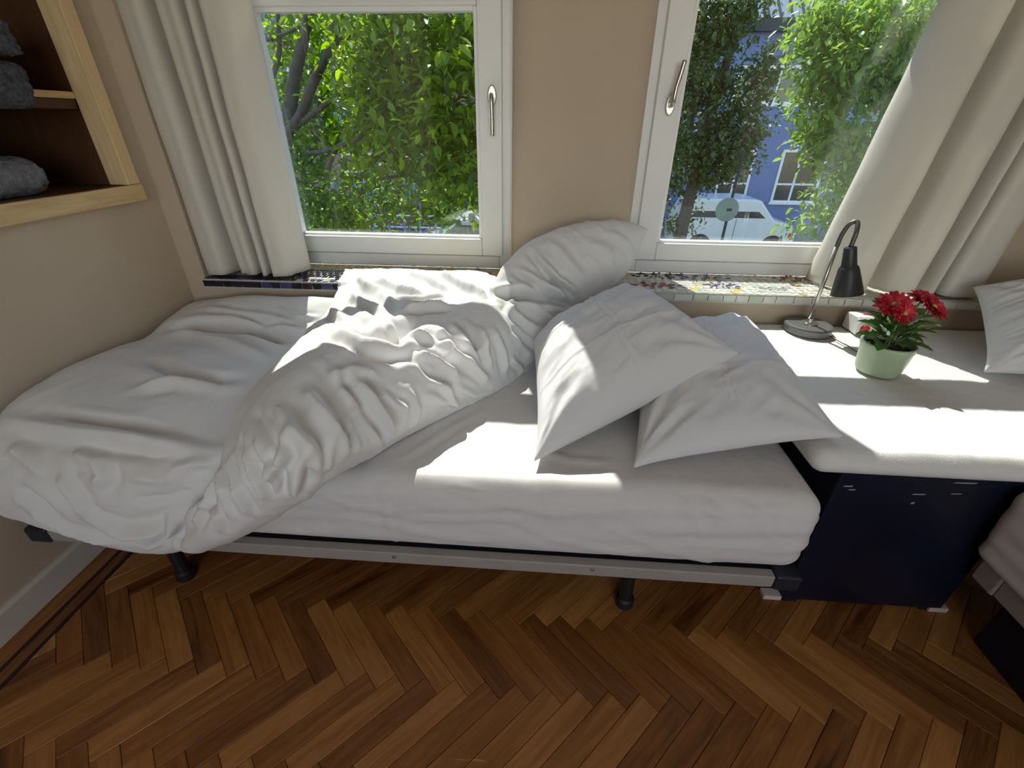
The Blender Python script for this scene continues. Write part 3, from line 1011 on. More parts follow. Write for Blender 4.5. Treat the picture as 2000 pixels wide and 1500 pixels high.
R_[:, 3:8, 2] -= _dip[:, 3:8]
_xr = np.interp(R_[:, :, 1], [0.70, 0.76, 0.86, 1.2, 1.7], [-0.905, -0.865, -0.69, -0.53, -0.47])
_xr[:, 11:13] = np.minimum(_xr[:, 11:13], -0.885)
_xr[:, 13:15] = np.minimum(_xr[:, 13:15], -0.91)
R_[:, :, 0] = XL + 0.01 + (R_[:, :, 0] - (XL + 0.01)) * (_xr - (XL + 0.01)) / (-0.44 - (XL + 0.01))
R_ = catmull(R_, 6)
Rc = np.concatenate([R_, R_[:, :1]], 1)
Rc = np.swapaxes(catmull(np.swapaxes(Rc, 0, 1), 5), 0, 1)[:, :-1]
def ring_mesh(R):
    n, m = R.shape[:2]
    V = R.reshape(-1, 3)
    F = [(i * m + k, i * m + (k + 1) % m, (i + 1) * m + (k + 1) % m, (i + 1) * m + k) for i in range(n - 1) for k in range(m)]
    F += [tuple(range(m))[::-1], tuple((n - 1) * m + k for k in range(m))]
    return V, F
dv.add(*ring_mesh(Rc))

# 2) the turned-back flap: rings across the diagonal fold, pixel guides give where each fold lies on the bed
def flap_row(L, m1, m2, m3, Rr, under):
    pts = [L, m1, m2, m3, Rr]
    a, b = Vector(L), Vector(Rr)
    un = []
    for t in (0.92, 0.5, 0.08):
        p = a * (1 - t) + b * t
        un.append(Vector((p.x, p.y + under[1], min(p.z, max(a.z, b.z)) - under[0])))
    return [tuple(p) for p in pts] + [tuple(p) for p in un]
fl = []
fl.append(flap_row(Yp(338, 1072, .745), Yp(352, 1080, .732), Yp(375, 1083, .730), Yp(398, 1078, .738), Yp(418, 1068, .75), (0.0, 0.035)))
fl.append(flap_row(Yp(352, 1045, .735), Yp(385, 1050, .705), Yp(420, 1055, .700), Yp(458, 1050, .715), Yp(490, 1038, .75), (0.0, 0.05)))
fl.append(flap_row(Yp(375, 1003, .735), Yp(420, 1003, .690), Yp(470, 1005, .680), Yp(525, 1005, .695), Yp(572, 992, .745), (0.0, 0.08)))
fl.append(flap_row(Yp(414, 935, .755), Yp(465, 930, .690), Yp(530, 935, .675), Yp(595, 942, .695), Yp(648, 938, .755), (0.0, 0.11)))
fl.append(flap_row(Z(436, 862, .625), Yp(500, 852, .730), Yp(580, 870, .700), Yp(665, 895, .745), Z(745, 880, .515), (0.05, 0.05)))
fl.append(flap_row(Z(472, 780, .672), Z(545, 765, .735), Z(650, 800, .715), Z(755, 832, .615), Z(835, 832, .515), (0.09, 0.0)))
fl.append(flap_row(Z(525, 718, .690), Z(610, 700, .765), Z(725, 725, .735), Z(855, 765, .63), Z(935, 785, .515), (0.10, 0.0)))
fl.append(flap_row(Z(580, 668, .692), Z(670, 640, .770), Z(790, 660, .740), Z(920, 705, .655), Z(1018, 735, .515), (0.10, 0.0)))
fl.append(flap_row(Z(626, 617, .690), Z(715, 597, .750), Z(830, 612, .74), Z(960, 650, .70), Z(1062, 690, .53), (0.10, 0.0)))
fl.append(flap_row(Z(653, 577, .690), Z(740, 562, .735), Z(850, 570, .745), Z(970, 595, .74), Z(1085, 655, .57), (0.08, 0.0)))
fl.append(flap_row(Z(664, 545, .71), Z(745, 540, .74), Z(850, 545, .755), Z(950, 555, .765), Z(1060, 610, .66), (0.03, 0.0)))
fl.append(flap_row(Z(672, 524, .728), Z(745, 523, .745), Z(845, 527, .752), Z(945, 532, .757), Z(1010, 560, .735), (0.012, 0.0)))
fl = np.array(fl)
fr_ = catmull(fl, 6)
fr_ = np.concatenate([fr_, fr_[:, :1]], 1)
fr_ = np.swapaxes(catmull(np.swapaxes(fr_, 0, 1), 5), 0, 1)[:, :-1]
dv.add(*ring_mesh(fr_))

# 3) the bunched corner that stands up against the pier between the windows
def lobe_ring(pl, pr, y, depth, n=14):
    a, b = Yp(*pl, y), Yp(*pr, y)
    c = (a + b) / 2
    u = (b - a) / 2
    v = Vector((0.0, 0.9, 0.35)).normalized()
    v = (v - u.normalized() * v.dot(u.normalized())).normalized()
    return [tuple(c + u * math.cos(2 * math.pi * k / n) + v * depth * math.sin(2 * math.pi * k / n)) for k in range(n)]
lb = [lobe_ring((930, 690), (1005, 735), 1.36, 0.05), lobe_ring((935, 640), (1040, 705), 1.42, 0.085), lobe_ring((952, 590), (1080, 660), 1.49, 0.10), lobe_ring((965, 550), (1112, 618), 1.56, 0.095),
      lobe_ring((985, 512), (1140, 592), 1.61, 0.090), lobe_ring((1020, 478), (1180, 572), 1.66, 0.10), lobe_ring((1075, 452), (1216, 540), 1.695, 0.10),
      lobe_ring((1130, 436), (1240, 508), 1.715, 0.085), lobe_ring((1185, 431), (1254, 478), 1.73, 0.055), lobe_ring((1228, 436), (1263, 458), 1.735, 0.025), lobe_ring((1260, 443), (1268, 448), 1.735, 0.008)]
lr = catmull(np.array(lb), 5)
dv.add(*ring_mesh(lr))

duvet = dv.build('duvet', 'duvet', None, smooth=True)
md = duvet.modifiers.new('r', 'REMESH')
md.mode = 'VOXEL'; md.voxel_size = 0.006; md.use_smooth_shade = True
sm = duvet.modifiers.new('s', 'SMOOTH'); sm.factor = 0.5; sm.iterations = 4
me = evaluated(duvet)
duvet.modifiers.clear()
duvet.data = me
C, Nn = get_co(me), get_no(me)
bvh = BVHTree.FromPolygons([Vector(c) for c in C], [tuple(p.vertices) for p in me.polygons])
def on_duvet(pts, bv=bvh):
    out = []
    for x, y in pts:
        h = bv.ray_cast(CAM, ray(x, y).normalized())
        if h[0] is not None: out.append(tuple(h[0]))
    return out
st = []
FOLDS = [
 ([(592, 762), (628, 808), (657, 848), (677, 891)], .014, .017), ([(682, 733), (722, 776), (747, 812), (759, 855)], .015, .016), ([(563, 837), (606, 873), (624, 924)], .010, .015),
 ([(435, 905), (437, 956), (448, 1010)], .010, .011), ([(452, 884), (466, 956), (488, 1004)], .011, .011), ([(480, 884), (506, 938), (520, 975)], .010, .011), ([(563, 837), (549, 895), (520, 938)], .009, .012),
 ([(596, 877), (578, 938), (570, 967)], .010, .011), ([(420, 930), (405, 980), (380, 1030)], .009, .011), ([(500, 860), (530, 920), (550, 960)], .007, .010), ([(400, 985), (425, 1010), (430, 1040)], .007, .010),
 ([(650, 800), (690, 850), (700, 885)], .006, .011), ([(700, 790), (680, 830), (672, 860)], .005, .010), ([(640, 840), (650, 880), (640, 920)], .006, .01),
 ([(663, 624), (716, 652), (764, 668), (796, 640), (824, 628)], -.022, .026), ([(646, 612), (690, 636), (736, 652)], .012, .018), ([(684, 582), (747, 617), (761, 634)], .016, .014),
 ([(690, 560), (740, 585), (765, 610)], -.012, .016), ([(785, 612), (838, 606), (880, 600)], .016, .014), ([(770, 590), (830, 590), (870, 580)], -.014, .014), ([(740, 545), (780, 570), (835, 580)], .014, .014),
 ([(790, 530), (830, 550), (880, 575)], -.010, .016), ([(860, 535), (910, 560), (945, 580)], .012, .016), ([(700, 540), (720, 560), (760, 575)], .010, .014),
 ([(887, 627), (929, 669), (957, 711)], -.016, .015), ([(936, 641), (945, 680), (960, 718)], .014, .013), ([(905, 690), (930, 720), (955, 745)], .010, .014), ([(850, 640), (885, 690), (925, 720)], .010, .016),
 ([(790, 700), (840, 730), (890, 748)], -.011, .014), ([(800, 690), (850, 705), (895, 735)], .012, .013), ([(700, 690), (760, 700), (820, 690)], -.014, .022), ([(640, 740), (690, 725), (740, 735)], .010, .018),
 ([(740, 760), (770, 790), (800, 800)], .008, .014), ([(830, 770), (880, 790), (910, 785)], .006, .014), ([(900, 760), (930, 775), (960, 768)], .006, .012),
 ([(964, 578), (1034, 578), (1104, 590), (1128, 600)], -.026, .018), ([(1030, 491), (1079, 550), (1125, 585)], -.014, .013), ([(1045, 500), (1090, 545), (1130, 572)], .012, .012), ([(1020, 525), (1070, 565), (1118, 592)], .013, .012),
 ([(1000, 530), (1040, 560), (1090, 586)], -.010, .012), ([(1075, 470), (1110, 510), (1140, 545)], .008, .016), ([(985, 600), (1040, 640), (1070, 660)], .012, .016), ([(1000, 640), (1030, 670), (1050, 690)], -.009, .014),
 ([(960, 640), (985, 690), (990, 730)], .009, .014), ([(1040, 600), (1075, 625), (1100, 632)], .009, .013), ([(1055, 610), (1080, 650), (1082, 670)], -.007, .011), ([(1150, 470), (1200, 500), (1225, 530)], .005, .02), ([(1190, 450), (1220, 470), (1240, 500)], .005, .014),
 ([(620, 700), (670, 760), (700, 800)], .008, .012), ([(540, 790), (570, 830), (585, 870)], .007, .012), ([(500, 800), (520, 850), (545, 880)], -.006, .012), ([(470, 850), (480, 910), (500, 960)], -.007, .009), ([(530, 880), (545, 930), (560, 965)], -.008, .010),
 ([(610, 920), (605, 950), (590, 980)], -.006, .010), ([(720, 830), (735, 860), (738, 880)], .006, .010), ([(800, 760), (815, 800), (805, 835)], .006, .012), ([(860, 745), (885, 775), (890, 800)], .006, .012), ([(760, 640), (800, 660), (850, 665)], .010, .014),
 ([(640, 660), (690, 680), (730, 700)], -.010, .016), ([(850, 660), (880, 665), (910, 690)], -.009, .012), ([(990, 560), (1000, 590), (990, 620)], .008, .012), ([(1000, 700), (1020, 720), (1015, 735)], .006, .010), ([(930, 545), (950, 570), (960, 590)], -.010, .012),
 # spread part
 ([(12, 818), (155, 845), (270, 861), (425, 895)], .010, .022), ([(330, 640), (425, 640), (500, 648), (570, 668)], -.020, .030), ([(350, 655), (440, 672), (520, 705)], .010, .026), ([(270, 700), (340, 730), (430, 745), (480, 735)], -.011, .026),
 ([(260, 760), (350, 745), (450, 755)], .008, .022), ([(400, 600), (480, 615), (560, 625)], .007, .016), ([(450, 610), (520, 635), (600, 635)], -.007, .014), ([(540, 600), (580, 620), (620, 620)], .006, .012),
 ([(143, 880), (193, 900), (205, 930), (180, 950)], .010, .018), ([(116, 927), (150, 970), (165, 1010)], .010, .018), ([(30, 950), (80, 985), (110, 1015)], -.010, .02), ([(160, 1010), (250, 1042), (330, 1030), (390, 985)], .012, .02),
 ([(230, 1050), (300, 1055), (350, 1035)], -.009, .014), ([(250, 930), (320, 935), (390, 915)], .006, .015), ([(330, 915), (380, 905), (420, 905)], .007, .012), ([(260, 975), (330, 970), (380, 955)], -.006, .015), ([(20, 870), (60, 900), (90, 930)], .007, .02),
 ([(100, 810), (220, 830), (330, 850)], -.006, .016), ([(200, 870), (300, 890), (400, 880)], -.007, .018), ([(330, 1000), (350, 1040), (340, 1070)], .008, .012), ([(60, 1000), (130, 1040), (220, 1065)], .008, .014), ([(280, 1070), (330, 1050), (355, 1010)], .008, .010),
]
for pl, a, w_ in FOLDS:
    p = on_duvet(pl)
    if len(p) >= 2: st.append((p, a, w_))
D = stroke_disp(C, st, 2.1)
# broad puffiness and fine gathers
D += 0.009 * fbm(C * 5.5, 2, 3)
Cw = C + 0.05 * np.stack([fbm(C * 5, 2, 201), fbm(C * 5, 2, 202), fbm(C * 5, 2, 203)], 1)
def gather(P, seed):
    return np.clip(ridged(P, seed, 2), 0, 1) ** 2
ang = np.stack([(Cw[:, 0] * 0.8 + Cw[:, 1] * 0.6) * 13, (Cw[:, 1] * 0.8 - Cw[:, 0] * 0.6) * 4, Cw[:, 2] * 5], 1)
ang2 = np.stack([(Cw[:, 0] * 0.5 + Cw[:, 1] * 0.85) * 6 + 9, (Cw[:, 1] * 0.5 - Cw[:, 0] * 0.85) * 15, Cw[:, 2] * 9], 1)
msk = np.clip(fbm(C * 4.5, 2, 55) * 1.6 + 0.45, 0, 1)
flapness = np.clip((C[:, 0] - (-0.80 + 0.0 * C[:, 1])) / 0.1, 0, 1)
D += (0.0055 * flapness * msk) * (gather(ang, 77) - 0.3) + (0.0025 * flapness + 0.0022 * (1 - flapness)) * (1 - msk * 0.6) * (gather(ang2, 83) - 0.3)
D += 0.0011 * (gather(Cw * np.array([30, 38, 26.0]), 91) - 0.3) * (0.35 + 0.65 * flapness)
C = C + Nn * D[:, None]
C[:, 0] = np.maximum(C[:, 0], -1.458)
C[:, 1] = np.minimum(C[:, 1], YP - 0.004)
low = C[:, 2] < 0.695
C[:, 1] = np.where(low, np.minimum(C[:, 1], 1.712), C[:, 1])
C[:, 2] = np.where(~low & (C[:, 1] > 1.708), np.maximum(C[:, 2], 0.7145), C[:, 2])
C[:, 2] = np.where((C[:, 1] > 0.86) & (C[:, 1] <= 1.715), np.maximum(C[:, 2], 0.5135), C[:, 2])
C[:, 1] = np.where((C[:, 2] < 0.50) & (C[:, 1] < 0.87), np.minimum(C[:, 1], np.where(C[:, 2] < 0.29, 0.785, 0.797)), C[:, 1])
set_co(me, C)
sm = duvet.modifiers.new('s', 'SMOOTH'); sm.factor = 0.4; sm.iterations = 1
tag(duvet, 'large white duvet turned back in a diagonal roll across the bed', 'duvet')

# ------------------------------------------------------------------ pillows
def pillow(name, corners, T, label, cat='pillow', group='white pillows', n=110, seed=0, up=None, sag=0.6, creases=True, wr=0.004):
    a, b, c, d = [np.array(p, float) for p in corners]
    nrm = np.cross(b - a, d - a); nrm /= np.linalg.norm(nrm)
    if nrm[2] < 0: nrm = -nrm
    u = np.linspace(-1, 1, n + 1)
    U, Vv = np.meshgrid(u, u, indexing='ij')
    U0, V0 = U.ravel(), Vv.ravel()
    ue = U0 * (1 - 0.06 * (1 - np.abs(V0) ** 3))
    ve = V0 * (1 - 0.06 * (1 - np.abs(U0) ** 3))
    s, t = (ue + 1) / 2, (ve + 1) / 2
    P = (a[None] * ((1 - s) * (1 - t))[:, None] + b[None] * (s * (1 - t))[:, None] + c[None] * (s * t)[:, None] + d[None] * ((1 - s) * t)[:, None])
    prof = (np.clip(1 - np.abs(U0) ** 2.3, 0, 1) * np.clip(1 - np.abs(V0) ** 2.3, 0, 1)) ** 0.5
    edge = np.clip(1 - np.maximum(np.abs(U0), np.abs(V0)), 0, 1)
    q = np.stack([U0 * 3 + seed, V0 * 3, U0 * 0], 1)
    wrk = wr * 2.4 * fbm(q, 3, seed) 
    # radiating gathers near the corners
    for cu_, cv_ in ((-1, -1), (1, -1), (1, 1), (-1, 1)):
        r = np.hypot(U0 - cu_, V0 - cv_)
        th = np.arctan2(V0 - cv_, U0 - cu_)
        wrk += wr * 1.3 * np.sin(th * 13 + seed + 3 * cu_) * np.exp(-((r - 0.45) / 0.32) ** 2)
    wrk += wr * 1.1 * ridged(np.stack([(U0 + V0 * 0.4) * 2.2 + 5, (V0 - U0 * 0.4) * 7, 0 * U0 + seed], 1), seed + 4, 2)
    top = prof * T * 0.62 + wrk * np.clip(edge * 6, 0, 1)
    if creases:                      # pressed fold lines from storage
        for off in (-0.36, 0.30):
            top += 0.0055 * np.exp(-np.abs((V0 - off) / 0.016)) * np.clip(edge * 5, 0, 1)
        for off in (0.02, 0.10):
            top += 0.004 * np.exp(-((U0 - off + 0.02 * np.sin(V0 * 9)) / 0.014) ** 2) * np.clip(edge * 5, 0, 1) * (0.4 + 0.6 * np.sin(V0 * 23 + seed) ** 2)
    bot = -prof * T * 0.38 * sag * 1.6
    Vt = P + nrm * top[:, None]
    Vb = P + nrm * bot[:, None]
    m1 = n + 1
    F = []
    for i in range(n):
        for j in range(n):
            k = i * m1 + j
            F.append((k, k + m1, k + m1 + 1, k + 1))
    nt_ = len(Vt)
    border = [(i in (0, n)) or (j in (0, n)) for i in range(m1) for j in range(m1)]
    idx = np.arange(nt_)
    bi = np.where(border, idx, idx + nt_)
    Fb = [tuple(int(bi[q_]) for q_ in f[::-1]) for f in F]
    V = np.concatenate([Vt, Vb])
    used = sorted(set(i for f in F + Fb for i in f))
    rm = {o_: k for k, o_ in enumerate(used)}
    o = MB().add(V[used], [tuple(rm[i] for i in f) for f in F + Fb]).build(name, 'pillow', None, smooth=True)
    tag(o, label, cat, group)
    return o
# lower pillow lies on the sheet and reaches over the head of the bed
pillow('pillow', [Z(1236, 915, 0.532), Z(1650, 855, 0.625), Z(1462, 622, 0.65), Z(1245, 650, 0.60)], 0.19, 'flat white pillow lying under the tilted one at the head of the bed', seed=2, sag=0.42)
pillow('pillow', [Z(1043, 902, 0.535), Z(1447, 690, 0.735), Z(1243, 563, 0.775), Z(1040, 668, 0.62)], 0.23, 'white pillow tilted on top of the flat one, pointed corner to the right', seed=5, sag=0.72)
pillow('pillow', [(1.345, 1.30, 0.626), (2.04, 1.21, 0.63), (2.11, 1.62, 0.86), (1.50, 1.645, 0.785)], 0.18, 'white pillow propped against the wall at the right edge', seed=9, sag=0.4, creases=False)

# ------------------------------------------------------------------ navy chest and its padded cover
ch = thing('chest', 'navy blue chest under the white padded cover beside the bed', 'chest', (1.0, 1.2, 0))
box('body', 'navy', ch, 0.772, 1.238, 0.926, 1.55, 0.012, 0.528, bevel=0.006)
for fx in (0.80, 1.20):
    for fy in (0.95, 1.5):
        box('foot', 'black_plastic', ch, fx - 0.02, fx + 0.02, fy - 0.02, fy + 0.02, 0, 0.012)
def scuff(px, py, w_, h_):
    p = Yp(px, py, 0.9245)
    c = MB()
    poly = [(p.x - w_, p.z - h_), (p.x + w_ * 0.8, p.z - h_ * 0.6), (p.x + w_, p.z + h_), (p.x - w_ * 0.7, p.z + h_ * 0.5)]
    c.prism(poly, 'Y', 0.9248, 0.9262)
    c.build('scratch', 'scuff', ch)
for q in ((1657, 950, .012, .0025), (1664, 957, .009, .002), (1795, 966, .016, .0022), (1783, 983, .004, .004), (1886, 944, .028, .0022), (1868, 965, .014, .0015)):
    scuff(*q)
for (px, py), lab in (((1505, 1160), 'small pale board offcut on the floor at the left foot of the navy chest'), ((1827, 1184), 'small pale board offcut on the floor at the right front of the navy chest')):
    p = Z(px, py, 0.01)
    o = box('floor_block', 'paper', None, p.x - 0.027, p.x + 0.027, p.y - 0.014, p.y + 0.016, 0.0003, 0.018, bevel=0.002)
    tag(o, lab, 'block', 'pale blocks by the chest')

def cover_disp(C, Nn):
    D = 0.004 * fbm(C * 4, 2, 8) + 0.0016 * fbm(C * 45, 2, 4)
    side = np.clip(1 - np.abs(Nn[:, 2]) * 1.4, 0, 1)
    q = np.stack([C[:, 0] * 3, C[:, 1] * 3, C[:, 2] * 14 + C[:, 0] * 1.5], 1)
    D += side * 0.004 * ridged(q, 6, 2)
    D += 0.0022 * np.clip(Nn[:, 2], 0, 1) * ridged(np.stack([C[:, 0] * 4 + C[:, 1], C[:, 1] * 12, C[:, 2]], 1), 19, 2)
    return D
soft_box('padded_cover', (0.672, 2.0, 0.886, 1.728, 0.530, 0.598), 0.034, 0.0125, 'terry', 'white padded cover spread over the navy chest, sunlit, under lamp and flowers', 'cover', None, cover_disp)

# ------------------------------------------------------------------ desk lamp
TZ = 0.603
lp = Vector((0.995, 1.640, TZ))
lamp = thing('desk_lamp', 'gooseneck desk lamp with dark conical shade on a round grey base', 'lamp', lp)
MB().lathe([(0.076, 0), (0.080, 0.003), (0.081, 0.024), (0.078, 0.029), (0.070, 0.0305)], lp, 48).build('base', 'lampbase', lamp, bevel=0)
MB().lathe([(0.028, 0.030), (0.028, 0.034), (0.012, 0.036), (0.010, 0.05)], lp, 24).build('base_ring', 'steel', lamp)
pt = [(lp.x, lp.y, TZ + 0.03), (lp.x, lp.y, TZ + 0.18), (lp.x + .001, lp.y, TZ + 0.31)]
MB().tube(pt, 0.0068, 14).build('pole', 'steel', lamp, smooth=True)
s_top = Yp(1661, 482, 1.60); s_bot = Yp(1654, 574, 1.585)
arc = [(lp.x + .001, lp.y, TZ + 0.31), (lp.x + .003, lp.y - .001, TZ + 0.35), (lp.x + .012, lp.y - .006, TZ + 0.384), (lp.x + .028, lp.y - .016, TZ + 0.393), tuple(s_top + Vector((.004, .004, .045))), tuple(s_top + Vector((.001, 0, 0)))]
arc = catmull(np.array(arc), 7)
MB().tube([Vector(p) for p in arc], 0.0072, 12).build('gooseneck', 'goose', lamp, smooth=True)
ax = (s_bot - s_top); L = ax.length
shd = MB().lathe([(0.016, 0), (0.0185, 0.003), (0.0225, L * 0.38), (0.0275, L * 0.42), (0.0300, L * 0.45), (0.0480, L * 0.985), (0.0480, L), (0.0450, L), (0.027, L * 0.50), (0.012, L * 0.48)], s_top, 40, axis=ax).build('shade', 'shade', lamp, smooth=True)
shd.modifiers.new('es', 'EDGE_SPLIT').split_angle = math.radians(35)
MB().lathe([(0.006, L * 0.52), (0.022, L * 0.6), (0.026, L * 0.78), (0.020, L * 0.9), (0.004, L * 0.94)], s_top, 24, axis=ax).build('bulb', 'white_plastic', shd, smooth=True)
MB().lathe([(0.0475, L * 0.985), (0.0484, L * 0.99), (0.0484, L * 1.002), (0.0455, L * 1.002)], s_top, 40, axis=ax).build('rim', 'steel', shd, smooth=True)
cd = [(lp.x + .07, lp.y - .02, TZ + .006), (1.05, 1.595, TZ + .005), (1.068, 1.50, TZ + .005), (1.09, 1.41, TZ + .005), (1.20, 1.43, TZ + .005), (1.33, 1.56, TZ + .005), (1.42, 1.69, TZ + .006)]
MB().tube([Vector(p) for p in catmull(np.array(cd), 8)], 0.0022, 8).build('cord', 'goose', lamp, smooth=True)

# ------------------------------------------------------------------ potted chrysanthemum
pc = Vector((1.060, 1.330, TZ))
fp = thing('flower_pot', 'red chrysanthemum in a mint green glazed pot', 'potted plant', pc)
po = MB().lathe([(0.050, 0), (0.056, 0.002), (0.060, 0.01), (0.068, 0.078), (0.0705, 0.082), (0.0715, 0.096), (0.069, 0.099), (0.065, 0.097), (0.063, 0.08), (0.04, 0.078)], pc, 48).build('pot', 'pot', fp, smooth=True)
po.modifiers.new('es', 'EDGE_SPLIT').split_angle = math.radians(40)
MB().lathe([(0.02, 0.074), (0.0628, 0.076), (0.0628, 0.080), (0.045, 0.086), (0.01, 0.088)], pc, 28).build('soil', 'soil', fp, smooth=True)
heads = [(Yp(1746, 596, 1.33), 0.050, (-.25, -.45, .8)), (Yp(1803, 583, 1.38), 0.042, (.0, -.25, 1)), (Yp(1822, 600, 1.34), 0.047, (.3, -.5, .8)), (Yp(1767, 612, 1.29), 0.036, (.1, -.85, .45))]
for hi, (hp, hr, hd) in enumerate(heads):
    hd = Vector(hd).normalized()
    base = pc + Vector(((hp.x - pc.x) * 0.25, (hp.y - pc.y) * 0.25, 0.09))
    mid = (base + hp) / 2 + Vector((0.01 * (-1) ** hi, -0.006, 0.0))
    MB().tube([Vector(p) for p in catmull(np.array([tuple(base), tuple(mid), tuple(hp - hd * 0.004)]), 6)], 0.0024, 7).build('stem', 'stem', fp, smooth=True)
    u = hd.orthogonal().normalized(); w_ = hd.cross(u)
    fm = MB(); fm2 = MB()
    for ringi, (n, rr, lift) in enumerate(((17, 1.0, 0.12), (15, 0.84, 0.38), (12, 0.62, 0.7), (8, 0.4, 1.0))):
        for k in range(n):
            a = 2 * math.pi * (k + 0.5 * ringi) / n + rnd.uniform(-.1, .1)
            dr = (u * math.cos(a) + w_ * math.sin(a))
            tn = hd.cross(dr)
            Lp = hr * rr * rnd.uniform(.88, 1.08); wd = hr * 0.135
            lf = lift + rnd.uniform(-.08, .12)
            ctr = [hp + dr * (Lp * q) + hd * (Lp * lf * (q - 0.35 * q * q) - 0.002) for q in (0.05, 0.45, 0.8, 1.0)]
            wds = (0.4, 1.0, 0.95, 0.35)
            V = []
            for c_, ww in zip(ctr, wds):
                V += [c_ - tn * wd * ww + hd * wd * 0.25 * ww, c_ - hd * 0.0002, c_ + tn * wd * ww + hd * wd * 0.25 * ww]
            F = []
            for q in range(3):
                F += [(3 * q, 3 * q + 1, 3 * q + 4, 3 * q + 3), (3 * q + 1, 3 * q + 2, 3 * q + 5, 3 * q + 4)]
            (fm if (k + ringi) % 3 else fm2).add(V, F)
    hdo = fm.build('flower_head', 'petal', fp, smooth=True)
    fm2.build('outer_petals', 'petal_pale', hdo, smooth=True)
    MB().lathe([(0.002, -0.002), (hr * 0.16, 0.0), (hr * 0.18, hr * 0.1), (hr * 0.1, hr * 0.18), (0.001, hr * 0.2)], hp, 14, axis=hd).build('disc', 'disc', hdo, smooth=True)
    MB().lathe([(0.002, -0.010), (hr * 0.18, -0.006), (hr * 0.24, 0.001)], hp, 14, axis=hd).build('calyx', 'stem', hdo, smooth=True)
for k in range(3):                                     # bare spent stalks to the right
    b0 = pc + Vector((0.02, 0.0, 0.09)); e0 = pc + Vector((0.085 + .02 * k, -0.015 + .02 * k, 0.155 + 0.02 * k))
    MB().tube([b0, (b0 + e0) / 2 + Vector((0, 0, 0.015)), e0], [0.0022, 0.0018, 0.001], 6).build('stem', 'stem', fp, smooth=True)
def plant_leaf(p, d, L, wd):
    d = Vector(d).normalized()
    side = d.cross(Vector((0, 0, 1))).normalized()
    up = side.cross(d)
    V, F = [], []
    prof = ((0, .06), (.18, .55), (.32, .8), (.42, .62), (.55, 1.0), (.68, .66), (.8, .62), (.92, .3), (1, .02))
    for t, ww in prof:
        c_ = Vector(p) + d * L * t + up * L * (0.28 * t - 0.5 * t * t)
        V += [c_ - side * wd * ww + up * wd * .3 * ww, c_, c_ + side * wd * ww + up * wd * .3 * ww]
    for q in range(len(prof) - 1):
        F += [(3 * q, 3 * q + 1, 3 * q + 4, 3 * q + 3), (3 * q + 1, 3 * q + 2, 3 * q + 5, 3 * q + 4)]
    return V, F
for k in range(30):
    a = 2 * math.pi * k * 0.618
    lev = k / 30
    r0 = 0.018 + 0.02 * rnd.random()
    p = pc + Vector((r0 * math.cos(a), r0 * math.sin(a), 0.095 + 0.07 * lev))
    o = MB().add(*plant_leaf(p, (math.cos(a), math.sin(a), 0.25 + 0.7 * lev), rnd.uniform(0.05, 0.08), rnd.uniform(0.017, 0.027))).build('leaf', 'plantleaf', fp, smooth=True)

# white plug-in unit with a red button behind the pot
bp_ = Vector((1.215, 1.655, TZ))
bx_ = thing('button_box', 'small white plastic box with round red button behind the flower pot', 'device', bp_)
bb_ = MB()
bb_.prism([(bp_.y - 0.045, TZ + 0.0005), (bp_.y + 0.045, TZ + 0.0005), (bp_.y + 0.045, TZ + 0.062), (bp_.y - 0.022, TZ + 0.066), (bp_.y - 0.045, TZ + 0.048)], 'X', bp_.x - 0.062, bp_.x + 0.062)
bb_.build('body', 'white_plastic', bx_, bevel=0.006)
MB().lathe([(0.016, 0), (0.016, 0.006), (0.012, 0.01), (0.003, 0.011)], (bp_.x - 0.038, bp_.y - 0.045, TZ + 0.026), 24, axis=(0, -1, 0)).build('button', 'red', bx_, smooth=True)
box('red_mark', 'red', bx_, bp_.x - 0.03, bp_.x + 0.015, bp_.y - 0.005, bp_.y + 0.003, TZ + 0.0645, TZ + 0.0668)

# ------------------------------------------------------------------ outside: street, houses, trees, vehicles
SZ = -3.0
st_ = box('ground_street', 'asphalt', None, -60, 60, 2.6, 60, SZ - 0.2, SZ)
tag(st_, kind='structure')

def facade_window(b, x0, x1, z0, z1, y, cols, rows_, fw=0.09, frame='white_paint', pane='pane_dark'):
    m = MB()
    m.box(x0, x1, y - 0.06, y - 0.001, z0, z0 + fw).box(x0, x1, y - 0.06, y - 0.001, z1 - fw, z1)
    m.box(x0, x0 + fw, y - 0.06, y - 0.001, z0 + fw, z1 - fw).box(x1 - fw, x1, y - 0.06, y - 0.001, z0 + fw, z1 - fw)
    for c in cols: m.box(x0 + (x1 - x0) * c - fw * .45, x0 + (x1 - x0) * c + fw * .45, y - 0.055, y - 0.001, z0 + fw, z1 - fw)
    for r_ in rows_: m.box(x0 + fw, x1 - fw, y - 0.05, y - 0.001, z0 + (z1 - z0) * r_ - fw * .4, z0 + (z1 - z0) * r_ + fw * .4)
    f = m.build('window', frame, b)
    box('pane', pane, f, x0 + fw, x1 - fw, y - 0.02, y - 0.001, z0 + fw, z1 - fw)
    box('ledge', frame, f, x0 - .06, x1 + .06, y - 0.12, y - 0.001, z0 - 0.07, z0 - 0.001)
BY = 21.0
hb = thing('blue_house', 'blue rendered two-storey house across the street', 'building', (9.5, 25, SZ))
box('wall', 'blue_render', hb, 5.1, 22, BY, 30, SZ, 4.15)
box('fascia', 'navy_fascia', hb, 4.9, 22.2, BY - 0.35, BY + 0.3, 4.15, 4.52)
facade_window(hb, 6.95, 10.9, 1.95, 3.18, BY, (0.40, 0.78), ())
facade_window(hb, 11.6, 14.6, 1.95, 3.18, BY, (0.5,), ())
facade_window(hb, 7.05, 8.35, -1.55, 0.42, BY, (0.52,), (0.36,))
facade_window(hb, 9.4, 11.15, -1.55, 0.42, BY, (0.42,), (0.36,))
